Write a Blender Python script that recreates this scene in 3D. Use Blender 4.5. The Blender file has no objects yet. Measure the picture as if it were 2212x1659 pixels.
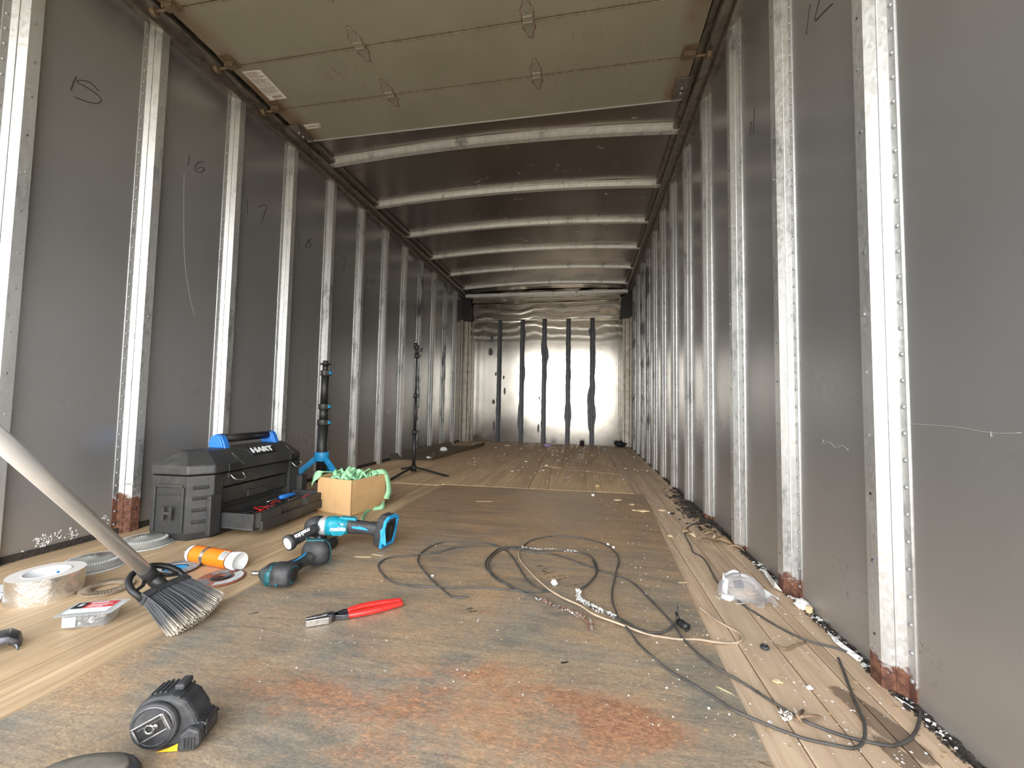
import bpy, bmesh, math, random
from mathutils import Vector, Matrix, noise as mnoise
from math import sin, cos, pi, radians as rad

scn = bpy.context.scene
COL = scn.collection

# ------------------------------------------------------------------ camera
FPX = 880.33
CAM = Vector((0, 0, .537))
YAW, PIT, ROL = .1827, .0534, .0176
_w = Vector((-sin(YAW)*cos(PIT), cos(YAW)*cos(PIT), sin(PIT)))
_r0 = Vector((cos(YAW), sin(YAW), 0)); _u0 = _r0.cross(_w)
_r = _r0*cos(ROL) + _u0*sin(ROL); _u = -_r0*sin(ROL) + _u0*cos(ROL)
cam = bpy.data.objects.new('camera', bpy.data.cameras.new('camera'))
COL.objects.link(cam)
cam.matrix_world = Matrix(((_r.x, _u.x, -_w.x, CAM.x), (_r.y, _u.y, -_w.y, CAM.y), (_r.z, _u.z, -_w.z, CAM.z), (0, 0, 0, 1)))
cam.data.sensor_width = 36; cam.data.lens = FPX/2212*36
cam.data.clip_start = .02; cam.data.clip_end = 400
scn.camera = cam

# ------------------------------------------------------------------ view, world and light
scn.view_settings.view_transform = 'Standard'
scn.view_settings.look = 'None'
scn.view_settings.exposure = 1.0
scn.view_settings.gamma = 1
scn.view_settings.use_curve_mapping = False
scn.cycles.max_bounces = 16
scn.cycles.diffuse_bounces = 8
scn.cycles.glossy_bounces = 10
scn.cycles.transmission_bounces = 8
scn.cycles.sample_clamp_indirect = 8

SKY_STRENGTH = 6.5
wd = bpy.data.worlds.new('world'); scn.world = wd; wd.use_nodes = True
nt = wd.node_tree; nt.nodes.clear()
o_ = nt.nodes.new('ShaderNodeOutputWorld'); b_ = nt.nodes.new('ShaderNodeBackground')
tc = nt.nodes.new('ShaderNodeTexCoord'); sx = nt.nodes.new('ShaderNodeSeparateXYZ'); rp = nt.nodes.new('ShaderNodeValToRGB')
nt.links.new(tc.outputs['Generated'], sx.inputs[0]); nt.links.new(sx.outputs['Z'], rp.inputs[0])
nt.links.new(rp.outputs[0], b_.inputs[0]); nt.links.new(b_.outputs[0], o_.inputs[0])
e = rp.color_ramp.elements
e[0].position = 0.0; e[0].color = (1.0, .975, .93, 1)
e[1].position = 1.0; e[1].color = (.26, .30, .37, 1)
k = e.new(.22); k.color = (.98, .975, .96, 1)
k = e.new(.5); k.color = (.42, .46, .51, 1)
b_.inputs[1].default_value = SKY_STRENGTH

# a light portal in the open rear doorway (only guides the sampling of the sky)
pl = bpy.data.lights.new('doorway_portal', 'AREA'); pl.shape = 'RECTANGLE'; pl.size = 2.44; pl.size_y = 2.05
pl.cycles.is_portal = True
po = bpy.data.objects.new('doorway_portal', pl); COL.objects.link(po)
po.location = (-.62, -.36, 1.03); po.rotation_euler = (rad(90), 0, 0)   # area light shines along -Z -> +Y

# ------------------------------------------------------------------ pixel -> place helpers (used to read positions off the photo)
def ray(px, py):
    return _r*((px-1106)/FPX) - _u*((py-829.5)/FPX) + _w
def at(px, py, z=0.0):
    d = ray(px, py); t = (z-CAM.z)/d.z; return CAM + d*t
def aty(px, py, y):
    d = ray(px, py); return CAM + d*(y/d.y)
def atx(px, py, x):
    d = ray(px, py); return CAM + d*(x/d.x)

# ------------------------------------------------------------------ materials
def srgb(r, g, b):
    f = lambda c: (c/12.92 if c <= .04045 else ((c+.055)/1.055)**2.4)
    return (f(r/255), f(g/255), f(b/255), 1)

class NT:
    def __init__(s, name):
        s.m = bpy.data.materials.new(name); s.m.use_nodes = True
        s.t = s.m.node_tree; s.t.nodes.clear()
        s.out = s.t.nodes.new('ShaderNodeOutputMaterial'); s.p = s.t.nodes.new('ShaderNodeBsdfPrincipled')
        s.L(s.p.outputs[0], s.out.inputs[0])
        s.co = None
    def L(s, a, b): s.t.links.new(a, b)
    def set(s, inp, v):
        if isinstance(v, bpy.types.NodeSocket): s.L(v, inp)
        elif isinstance(v, (tuple, list)) and len(v) == 3 and inp.type == 'RGBA': inp.default_value = (*v, 1)
        else: inp.default_value = v
    def coord(s):
        if s.co is None: s.co = s.t.nodes.new('ShaderNodeTexCoord').outputs['Object']
        return s.co
    def geo(s):
        g = s.t.nodes.new('ShaderNodeNewGeometry'); return g.outputs['Position']
    def mapping(s, scale=(1, 1, 1), loc=(0, 0, 0), src=None, rot=(0, 0, 0)):
        n = s.t.nodes.new('ShaderNodeMapping'); s.L(src or s.coord(), n.inputs[0])
        n.inputs['Scale'].default_value = scale; n.inputs['Location'].default_value = loc; n.inputs['Rotation'].default_value = rot
        return n.outputs[0]
    def noise(s, scale, detail=4, rough=.6, vec=None, dist=0):
        n = s.t.nodes.new('ShaderNodeTexNoise'); n.inputs['Scale'].default_value = scale
        n.inputs['Detail'].default_value = detail; n.inputs['Roughness'].default_value = rough; n.inputs['Distortion'].default_value = dist
        s.L(vec or s.coord(), n.inputs['Vector']); return n.outputs['Fac']
    def voro(s, scale, vec=None, feature='F1', out='Distance'):
        n = s.t.nodes.new('ShaderNodeTexVoronoi'); n.feature = feature; n.inputs['Scale'].default_value = scale
        s.L(vec or s.coord(), n.inputs['Vector']); return n.outputs[out]
    def ramp(s, fac, stops, interp='LINEAR'):
        n = s.t.nodes.new('ShaderNodeValToRGB'); s.set(n.inputs[0], fac); cr = n.color_ramp; cr.interpolation = interp
        el = cr.elements
        while len(el) < len(stops): el.new(.5)
        for i, (p, c) in enumerate(stops):
            el[i].position = p; el[i].color = c if len(c) == 4 else (*c, 1)
        return n.outputs[0]
    def rampf(s, fac, a, b, va=0, vb=1):
        n = s.t.nodes.new('ShaderNodeMapRange'); s.set(n.inputs[0], fac)
        n.inputs[1].default_value = a; n.inputs[2].default_value = b; n.inputs[3].default_value = va; n.inputs[4].default_value = vb
        return n.outputs[0]
    def mix(s, fac, a, b, mode='MIX'):
        n = s.t.nodes.new('ShaderNodeMix'); n.data_type = 'RGBA'; n.blend_type = mode; n.clamp_factor = True
        s.set(n.inputs[0], fac); s.set(n.inputs[6], a); s.set(n.inputs[7], b); return n.outputs[2]
    def math(s, op, a, b=0, c=0):
        n = s.t.nodes.new('ShaderNodeMath'); n.operation = op; s.set(n.inputs[0], a); s.set(n.inputs[1], b)
        if op in ('MULTIPLY_ADD',): s.set(n.inputs[2], c)
        return n.outputs[0]
    def sep(s, src=None):
        n = s.t.nodes.new('ShaderNodeSeparateXYZ'); s.L(src or s.coord(), n.inputs[0]); return n.outputs
    def bump(s, h, strength=.3, dist=.002, nrm=None):
        n = s.t.nodes.new('ShaderNodeBump'); n.inputs['Strength'].default_value = strength; n.inputs['Distance'].default_value = dist
        s.set(n.inputs['Height'], h)
        if nrm is not None: s.L(nrm, n.inputs['Normal'])
        return n.outputs[0]
    def fin(s, base=None, rough=None, metal=None, normal=None, **kw):
        if base is not None: s.set(s.p.inputs['Base Color'], base)
        if rough is not None: s.set(s.p.inputs['Roughness'], rough)
        if metal is not None: s.set(s.p.inputs['Metallic'], metal)
        if normal is not None: s.L(normal, s.p.inputs['Normal'])
        for k, v in kw.items(): s.set(s.p.inputs[k.replace('_', ' ')], v)
        return s.m

def plain(name, col, rough=.5, metal=0, var=.12, scale=60, bump=.1, dist=.001, dirt=None, dirt_amt=.5, dirt_scale=18, **kw):
    n = NT(name); f = n.noise(scale, 5)
    c = n.mix(n.rampf(f, .3, .7, 0, 1), tuple(x*(1-var) for x in col[:3]), tuple(min(1, x*(1+var)) for x in col[:3]))
    r = n.rampf(f, .3, .7, max(0, rough-.07), min(1, rough+.07))
    if dirt is not None:
        g = n.noise(dirt_scale, 8, .7)
        msk = n.rampf(g, .5, .75, 0, dirt_amt)
        c = n.mix(msk, c, dirt)
    return n.fin(c, r, metal, n.bump(f, bump, dist), **kw)

def wall_metal(name, base, rough, MET=.8, DENT=.0):
    """mill-finish sheet with faint brushed grain, scuffs and a dusty lower edge"""
    n = NT(name); g = n.geo()
    grain = n.noise(420, 2, .5, n.mapping((1, 1, .3), src=g))
    big = n.noise(2.2, 5, .6, n.mapping((1, 1, .45), src=g))
    c = n.mix(n.rampf(big, .3, .7), tuple(x*.94 for x in base), tuple(x*1.05 for x in base))
    z = n.sep(g)[2]
    wob = n.math('ADD', z, n.math('MULTIPLY', n.noise(2.5, 2, .4, g), -.5))
    dust = n.rampf(wob, -.25, .5, .5, 0); dust = n.math('MULTIPLY', dust, n.math('MULTIPLY', dust, 2.0))
    c = n.mix(dust, c, srgb(140, 124, 106))
    sp = n.noise(75, 6, .75, g)
    spots = n.math('MULTIPLY', n.math('MULTIPLY', n.rampf(sp, .56, .62), n.rampf(n.noise(3.1, 3, .5, g), .56, .66)), n.rampf(z, .15, .5, .85, 0))
    c = n.mix(spots, c, srgb(70, 52, 36))
    scr = n.voro(5.5, n.mapping((1, 1, .25), src=g), 'DISTANCE_TO_EDGE')
    mm = n.math('MULTIPLY', n.rampf(scr, .0, .0022, 1, 0), n.rampf(n.noise(1.7, 3, .5, g), .55, .62))
    c = n.mix(n.math('MULTIPLY', mm, .10), c, (.75, .72, .68, 1))
    r = n.rampf(big, .3, .75, rough, rough+.025)
    r = n.math('ADD', r, n.math('MULTIPLY', dust, .3))
    met = n.rampf(n.math('MAXIMUM', dust, spots), 0, 1, MET, .25)
    h = n.math('ADD', n.math('MULTIPLY', n.noise(1.6, 2, .4, g), 1.0), 0)
    dn = n.noise(13, 2, .5, g); h = n.math('ADD', h, n.math('MULTIPLY', n.rampf(dn, .66, .8), DENT)); nb = n.bump(h, .35, .02); 
    return n.fin(c, r, met, nb)

def galv(name, rust=0.0, tone=1.0, tar=False, metal=.86):
    """hot-dip galvanised steel with spangle; rust creeps up from the floor by `rust` metres"""
    n = NT(name); g = n.geo()
    sp = n.voro(150, n.mapping((1, 1, .6), src=g), 'F1', 'Color')
    s1 = n.sep(sp)[0]
    n2 = n.noise(20, 7, .7, n.mapping((1, 1, .2), src=g))
    c = n.mix(n.rampf(s1, 0, 1, 0, .55), tuple(tone*x for x in (.73, .74, .73)), tuple(tone*x for x in (.5, .52, .54)))
    c = n.mix(n.rampf(n2, .42, .7, 0, .75), c, tuple(tone*x for x in (.83, .84, .82)))
    n3 = n.noise(9, 8, .75, n.mapping((1, 1, .35), loc=(3, 1, 2), src=g))
    c = n.mix(n.rampf(n3, .55, .66, 0, .8), c, tuple(tone*x for x in (.2, .21, .22)))
    r = n.rampf(s1, 0, 1, .33, .5); m = metal
    if tar:
        wv = n.noise(4.5, 5, .55, n.mapping((3, 3, 1.2), src=g))
        t = n.rampf(wv, .5, .6, 0, .75)
        c = n.mix(t, c, (.05, .055, .07, 1)); r = n.math('ADD', r, n.math('MULTIPLY', t, -.08))
    z = n.sep(g)[2]
    rn = n.noise(14, 8, .75, g)
    lim = n.math('ADD', n.math('MULTIPLY', n.math('SUBTRACT', rn, .5), rust*2.2+.05), z)
    rm = n.rampf(lim, rust*.82, rust+.01, 1, 0)
    if rust <= 0: rm = n.rampf(lim, -.02, -.005, 1, 0)
    rc = n.ramp(n.noise(60, 8, .7, g), [(.3, srgb(50, 32, 25)), (.5, srgb(92, 57, 42)), (.74, srgb(138, 98, 74))])
    c = n.mix(rm, c, rc); met = n.rampf(rm, 0, 1, m, .0); r = n.math('ADD', r, n.math('MULTIPLY', rm, .4))
    return n.fin(c, r, met, n.bump(n2, .15, .002))

M = {}
M['wall'] = wall_metal('wall_sheet_metal', (.405, .405, .405), .25, .74)
M['roof'] = wall_metal('roof_sheet_metal', (.34, .305, .285), .25, .85, .5)
M['galv'] = galv('galvanised')
M['galv_r1'] = galv('galvanised_rusty_foot', .02)
M['galv_r2'] = galv('galvanised_rusted_low', .05)
M['galv_r3'] = galv('galvanised_heavily_rusted', .16)
M['galv_far'] = galv('galvanised_with_tar', .0, .9, True)
M['bow'] = galv('galvanised_bow', 0, 1.05, False, .45)
M['rail'] = plain('dark_rail', (.26, .235, .21), .4, .7, .4, 25, .1)
M['rivet'] = plain('rivet_metal', (.3, .3, .31), .4, .5)
M['screw'] = plain('zinc_screw', (.55, .56, .58), .3, .9)
M['post'] = plain('grimy_corner_post', (.36, .33, .28), .45, .5, .3, 14, .3, .003, dirt=srgb(96, 76, 50), dirt_amt=.7, dirt_scale=16)
M['tar'] = plain('black_sealant', (.018, .02, .027), .38, 0, .3, 30, .6, .01)
M['black'] = plain('matte_black', (.012, .012, .012), .5)
M['rubber'] = plain('dusty_rubber', (.03, .031, .033), .6, 0, .3, 70, .2, .001, dirt=(.2, .18, .15, 1), dirt_amt=.25)
M['tool_plastic'] = plain('toolbox_plastic', (.032, .032, .032), .5, 0, .25, 220, .5, .001, dirt=srgb(128, 116, 98), dirt_amt=.22, dirt_scale=11)
M['blue'] = plain('blue_plastic', srgb(46, 118, 205), .4)
M['cyan'] = plain('cyan_plastic', srgb(40, 148, 205), .42)
M['teal'] = plain('teal_plastic', srgb(20, 140, 160), .38, dirt=(.04, .05, .05, 1), dirt_amt=.25)
M['teal2'] = plain('dull_teal_plastic', srgb(30, 88, 94), .45, dirt=(.02, .03, .03, 1), dirt_amt=.6, dirt_scale=60)
M['white'] = plain('white_plastic', (.8, .8, .8), .4, var=.04)
M['red'] = plain('red_grip', (.72, .028, .022), .28, var=.08)
M['steel'] = plain('bare_steel', (.52, .5, .48), .3, .95, .25, 90)
M['dsteel'] = plain('dark_steel', (.10, .10, .11), .4, .85, .3, 80)
M['alu'] = plain('alloy', (.75, .76, .77), .35, .6, .06, 120)
M['pole'] = plain('broom_pole_metal', (.78, .80, .82), .36, .25, .03, 20, .02)
M['orange'] = plain('orange_label', srgb(238, 124, 22), .4, var=.05)
M['yellow'] = plain('yellow_plastic', srgb(240, 175, 40), .4)
M['green'] = plain('green_tape', srgb(150, 205, 158), .6, var=.12, scale=25, bump=.5, dist=.003)
M['redlabel'] = plain('red_label', srgb(200, 28, 36), .4, var=.03)
M['paper'] = plain('white_paper', (.82, .81, .78), .7, var=.05)
M['ink'] = plain('ink', (.01, .01, .012), .6)
M['bulbwhite'] = plain('label_white', (.85, .86, .88), .35, var=.03)
M['cream'] = plain('cream_foam', srgb(198, 178, 142), .8, var=.2, scale=40, bump=.6, dist=.003)
M['plaster'] = plain('flaking_white_paint', (.78, .76, .72), .85, var=.3, scale=90, bump=.8, dist=.004)
M['bark'] = plain('dry_bark', srgb(128, 106, 84), .8, var=.4, scale=60)
M['leaf'] = plain('dry_leaf', srgb(172, 146, 110), .75, var=.4, scale=30)
M['straw'] = plain('straw', srgb(205, 188, 146), .7)
M['dirt'] = plain('dark_dirt', (.035, .028, .022), .9, var=.5, scale=40, bump=.9, dist=.01)
M['cable'] = plain('dusty_black_cable', (.06, .055, .05), .55, 0, .4, 30)
M['cable2'] = plain('tan_cable', srgb(170, 150, 128), .6, 0, .2, 30)
M['rustmetal'] = plain('rusty_metal', srgb(124, 92, 72), .7, .2, .4, 60, .4, dirt=(.75, .72, .68, 1), dirt_amt=.9, dirt_scale=45)
M['pale_scratch'] = plain('pale_scratch', (.42, .42, .41), .5, .4)
M['bracket'] = plain('rust_tinged_bracket', srgb(120, 104, 84), .55, .3, .3, 40, .3, dirt=srgb(96, 62, 42), dirt_amt=.8, dirt_scale=30)
M['doorhinge'] = plain('painted_hinge', srgb(150, 146, 132), .5, .2)
M['leaf_grey'] = plain('grey_pad', srgb(110, 104, 92), .8, bump=.6)
M['lilac'] = plain('lilac_foam', srgb(160, 140, 175), .8)
M['concrete'] = plain('yard_ground', srgb(176, 158, 130), .9, var=.15, scale=.6)

def glassy(name, col=(1, 1, 1), rough=.08, trans=.95, ior=1.25):
    n = NT(name); f = n.noise(28, 4)
    return n.fin((*col, 1), n.rampf(f, .3, .7, rough, rough+.1), 0, n.bump(f, .4, .004), Transmission_Weight=trans, IOR=ior)
def film(name, opac, col, rough=.12, bump=.5, sc=28):
    n = NT(name); f = n.noise(sc, 4); nb = n.bump(f, bump, .004)
    n.fin(col, rough, 0, nb); tr = n.t.nodes.new('ShaderNodeBsdfTransparent'); mx = n.t.nodes.new('ShaderNodeMixShader')
    fr = n.t.nodes.new('ShaderNodeFresnel'); fr.inputs[0].default_value = 1.45; n.L(nb, fr.inputs['Normal'])
    fac = n.math('MAXIMUM', n.rampf(fr.outputs[0], 0, .6, opac, .9), n.rampf(f, .3, .7, opac*.6, opac*1.3))
    n.L(fac, mx.inputs[0]); n.L(tr.outputs[0], mx.inputs[1]); n.L(n.p.outputs[0], mx.inputs[2]); n.L(mx.outputs[0], n.out.inputs[0])
    return n.m
M['clear'] = film('clear_plastic', .12, (.8, .82, .82, 1), .1)
M['clear_dome'] = film('clear_dome_plastic', .42, (.46, .45, .40, 1), .1, .7, 40)
M['bag'] = film('clear_film', .16, (.85, .86, .88, 1), .12, .8)
M['clear_haze'] = plain('hazy_plastic', (.6, .61, .6), .25, 0)

# wood, plate and ply floors
def wood(name, light, dark, scale=1.0, stain=False):
    n = NT(name); g = n.geo(); X, Y, Z = n.sep(g)
    at_ = n.t.nodes.new('ShaderNodeAttribute'); at_.attribute_name = 'tone'; tone = at_.outputs['Fac']
    off = n.t.nodes.new('ShaderNodeCombineXYZ'); n.L(n.math('MULTIPLY', tone, 37.0), off.inputs[0]); n.L(n.math('MULTIPLY', tone, 53.0), off.inputs[1])
    va = n.t.nodes.new('ShaderNodeVectorMath'); va.operation = 'ADD'; n.L(g, va.inputs[0]); n.L(off.outputs[0], va.inputs[1]); v = va.outputs[0]
    f1 = n.noise(55*scale, 6, .65, n.mapping((1, .045, 1), src=v), .6)
    f2 = n.noise(9*scale, 5, .6, n.mapping((1, .12, 1), src=v), 1.2)
    f3 = n.noise(2.4, 5, .6, v)
    c = n.mix(n.rampf(f1, .36, .62), dark, light)
    fg = n.noise(170*scale, 4, .6, n.mapping((1, .02, 1), src=v), .3)
    c = n.mix(n.rampf(fg, .55, .72, 0, .35), c, tuple(x*.5 for x in dark[:3]))
    sm = n.noise(6*scale, 6, .7, n.mapping((1, .5, 1), src=v))
    c = n.mix(n.rampf(sm, .5, .72, 0, .3), c, tuple(x*.6 for x in dark[:3]))
    c = n.mix(n.rampf(f2, .38, .66, .0, .6), c, tuple(x*.62 for x in dark[:3]))
    c = n.mix(n.rampf(f3, .35, .75, 0, .45), c, srgb(150, 132, 108))
    c = n.mix(n.rampf(tone, 0, 1, 0, .28), c, tuple(x*.7 for x in light[:3]))
    pit = n.rampf(n.noise(120, 4, .7, n.mapping((1, .12, 1), src=v)), .66, .72)
    pit = n.math('MULTIPLY', pit, n.rampf(n.noise(3, 3, .6, v), .45, .6))
    c = n.mix(n.math('MULTIPLY', pit, .85), c, (.05, .035, .02, 1))
    if stain:   # oil-like wet stain near the right wall
        def blob(cx, cy, rx, ry, th):
            dx = n.math('SUBTRACT', X, cx); dy = n.math('SUBTRACT', Y, cy)
            a = n.math('ADD', n.math('MULTIPLY', dx, cos(th)), n.math('MULTIPLY', dy, sin(th)))
            b = n.math('ADD', n.math('MULTIPLY', dx, -sin(th)), n.math('MULTIPLY', dy, cos(th)))
            d = n.math('SQRT', n.math('ADD', n.math('POWER', n.math('DIVIDE', a, rx), 2.0), n.math('POWER', n.math('DIVIDE', b, ry), 2.0)))
            d = n.math('ADD', d, n.math('MULTIPLY', n.math('SUBTRACT', n.noise(22, 5, .6, g), .5), .8))
            return n.rampf(d, .85, 1.0, 1, 0)
        p1 = at(1900, 1560); p2 = at(1950, 1640)
        q0 = at(1852, 1520); q1 = at(1960, 1605)
        st = n.math('MAXIMUM', blob(p1.x, p1.y, .03, .095, math.atan2(q1.y-q0.y, q1.x-q0.x)+pi/2), blob(p2.x, p2.y, .02, .05, .2))
        c = n.mix(n.math('MULTIPLY', st, .72), c, srgb(84, 66, 50))
    h = n.math('ADD', f1, n.math('MULTIPLY', f2, .6))
    return n.fin(c, n.rampf(f1, .3, .7, .5, .72), 0, n.bump(h, .35, .002))
M['wood'] = wood('pale_floor_boards', srgb(224, 194, 154), srgb(184, 150, 112))
M['wood2'] = wood('brown_floor_boards', srgb(232, 204, 172), srgb(192, 160, 130), 1.0, True)
M['ply'] = wood('worn_plywood', srgb(240, 206, 164), srgb(196, 160, 122), .6)

def plate_mat():
    n = NT('weathered_steel_plate'); g = n.geo(); X, Y, Z = n.sep(g)
    st = n.noise(16, 9, .68, n.mapping((.22, 1.5, 1), src=g, rot=(0, 0, -.35)), 1.4)
    big = n.noise(2.6, 6, .62, g, .8)
    fine = n.noise(150, 6, .8, n.mapping((.6, 1.2, 1), src=g, rot=(0, 0, .3)), .5)
    grey = n.ramp(n.math('ADD', n.math('MULTIPLY', st, .6), n.math('MULTIPLY', fine, .4)), [(.28, srgb(112, 107, 97)), (.5, srgb(143, 136, 123)), (.72, srgb(172, 163, 146))])
    tan = n.ramp(fine, [(.30, srgb(160, 128, 96)), (.53, srgb(194, 162, 124)), (.72, srgb(220, 190, 150))])
    rust = n.ramp(fine, [(.28, srgb(92, 56, 38)), (.5, srgb(152, 100, 68)), (.72, srgb(206, 156, 114))])
    c = n.mix(n.rampf(n.math('ADD', n.math('MULTIPLY', big, .75), n.math('ADD', n.math('MULTIPLY', st, .3), n.math('MULTIPLY', n.noise(7, 5, .65, g, .6), .25))), .54, .78, .0, .85), grey, tan)
    # rusty regions where the photograph has them
    def gb(px, py, rx, ry, amp):
        p = at(px, py)
        dx = n.math('DIVIDE', n.math('SUBTRACT', X, p.x), rx); dy = n.math('DIVIDE', n.math('SUBTRACT', Y, p.y), ry)
        d = n.math('ADD', n.math('MULTIPLY', dx, dx), n.math('MULTIPLY', dy, dy))
        return n.math('MULTIPLY', n.math('EXPONENT', n.math('MULTIPLY', d, -1.0)), amp)
    acc = None
    for a in [(900, 1540, .26, .07, 1.0), (620, 1490, .14, .05, .8), (1250, 1520, .16, .05, .9), (1000, 1460, .2, .05, .7), (1420, 1590, .07, .06, .7),
              (1340, 1560, .08, .07, .8), (1080, 1330, .25, .02, .6), (760, 1400, .2, .04, .55), (1200, 1625, .12, .05, .55),
              (1560, 1390, .03, .16, .7), (1480, 1240, .05, .2, .6), (300, 1500, .12, .04, .45), (850, 1640, .3, .04, .5), (1290, 1165, .5, .08, .42),
              (1080, 1140, .3, .1, .42), (1460, 1150, .15, .3, .55), (940, 1110, .2, .2, .35), (620, 1330, .1, .05, .3), (840, 1190, .12, .06, .35)]:
        b = gb(*a); acc = b if acc is None else n.math('ADD', acc, b)
    edge = n.noise(7, 8, .7, n.mapping((1, 1.6, 1), src=g), 1.2)
    rm = n.rampf(n.math('ADD', n.math('ADD', n.math('MULTIPLY', acc, .22), n.math('MULTIPLY', edge, .72)), n.math('MULTIPLY', fine, .55)), .72, .92)
    c = n.mix(n.math('MULTIPLY', rm, .8), c, rust)
    # the far part is browner with trodden-in dirt
    far = n.rampf(n.math('ADD', Y, n.math('MULTIPLY', n.noise(3, 5, .6, g), .9)), 1.4, 2.3)
    c = n.mix(n.math('MULTIPLY', far, .55), c, n.ramp(st, [(.3, srgb(128, 100, 72)), (.7, srgb(186, 150, 112))]))
    sc = n.voro(9, n.mapping((.5, 2.2, 1), src=g, rot=(0, 0, .6)), 'DISTANCE_TO_EDGE')
    scm = n.math('MULTIPLY', n.rampf(sc, 0, .006, 1, 0), n.rampf(n.noise(4, 4, .6, g), .5, .6))
    c = n.mix(n.math('MULTIPLY', scm, .35), c, srgb(205, 175, 140))
    dk = n.math('MULTIPLY', n.rampf(n.noise(42, 5, .7, n.mapping((.35, 1.6, 1), src=g, rot=(0, 0, .5))), .64, .70), n.rampf(n.noise(5, 3, .6, g), .5, .6))
    c = n.mix(n.math('MULTIPLY', dk, .7), c, srgb(52, 44, 36))
    mic = n.noise(330, 4, .8, n.mapping((.5, 1.3, 1), src=g, rot=(0, 0, .4)))
    c = n.mix(1.0, c, n.ramp(mic, [(.32, (.7, .68, .66)), (.5, (1, 1, 1)), (.68, (1.3, 1.27, 1.22))]), 'MULTIPLY')
    # greyer clean strip along the right edge
    r = n.rampf(st, .3, .7, .42, .66)
    r = n.math('ADD', r, n.math('MULTIPLY', rm, .2))
    return n.fin(c, r, n.rampf(rm, 0, 1, .25, 0), n.bump(n.math('ADD', st, n.math('MULTIPLY', fine, .5)), .35, .003))
M['plate'] = plate_mat()

def door_mat():
    n = NT('painted_door_panel'); g = n.geo(); X, Y, Z = n.sep(g)
    f = n.noise(3, 6, .6, g); s = n.noise(26, 7, .7, n.mapping((2, .3, 1), src=g))
    c = n.mix(n.rampf(f, .3, .7), srgb(146, 143, 126), srgb(158, 155, 138))
    # rust bleeding along panel seams (each seam is a multiple of PW from the door edge)
    u = n.math('FRACT', n.math('DIVIDE', n.math('SUBTRACT', DOOR_Y1-DOOR_W0+DOOR_PW*20, Y), DOOR_PW))
    d = n.math('MINIMUM', u, n.math('SUBTRACT', 1.0, u))
    ln = n.rampf(n.math('ADD', d, n.math('MULTIPLY', n.math('SUBTRACT', s, .5), .14)), .004, .04, 1, 0)
    c = n.mix(n.math('MULTIPLY', ln, .5), c, srgb(104, 74, 50))
    st = n.math('MULTIPLY', n.rampf(s, .56, .68), n.rampf(n.noise(2.2, 4, .6, n.mapping(loc=(4, 2, 0), src=g)), .56, .66))
    c = n.mix(n.math('MULTIPLY', st, .6), c, srgb(98, 70, 46))
    eg = n.math('MAXIMUM', n.rampf(X, -1.66, -1.58, 1, 0), n.rampf(X, .36, .42, 0, 1))
    c = n.mix(n.math('MULTIPLY', n.math('MULTIPLY', eg, n.rampf(f, .35, .6)), .7), c, srgb(110, 68, 44))
    sc = n.voro(3.2, n.mapping((1, 1.3, 1), src=g), 'DISTANCE_TO_EDGE')
    m = n.math('MULTIPLY', n.rampf(sc, 0, .004, 1, 0), n.rampf(n.noise(2.2, 3, .6, g), .56, .62))
    c = n.mix(n.math('MULTIPLY', m, .4), c, srgb(190, 182, 165))
    return n.fin(c, .45, .15, n.bump(f, .1, .003))
DOOR_Y1 = 2.165; DOOR_W0 = .268; DOOR_PW = .2915
M['door'] = door_mat()

def bulk_mat():
    n = NT('polished_bulkhead_sheet'); g = n.geo(); X, Y, Z = n.sep(g)
    gr = n.noise(120, 3, .6, n.mapping((3, 1, .15), src=g)); big = n.noise(3, 4, .6, g)
    c = n.mix(n.rampf(big, .3, .7), (.31, .295, .27), (.40, .38, .345))
    sp = n.math('MULTIPLY', n.rampf(n.noise(24, 8, .75, n.mapping((1.5, 1, .6), src=g)), .64, .74), n.rampf(n.noise(2.5, 3, .5, n.mapping((2.5, 1, .3), src=g)), .52, .62))
    c = n.mix(n.math('MULTIPLY', sp, .75), c, srgb(120, 96, 60))
    rip = n.math('SINE', n.math('MULTIPLY', n.math('ADD', Z, n.math('MULTIPLY', n.noise(2.2, 2, .5, g), .25)), 52.0))
    amp = n.rampf(Z, 1.45, 1.8, 0, 1)
    h = n.math('ADD', n.math('MULTIPLY', rip, amp), n.math('MULTIPLY', n.noise(4, 2, .5, g), .7))
    nb = n.bump(h, .22, .006); nb = n.bump(gr, .05, .001, nb)
    return n.fin(c, n.rampf(gr, .3, .7, .12, .18), 1.0, nb)
M['bulk'] = bulk_mat()

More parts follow.
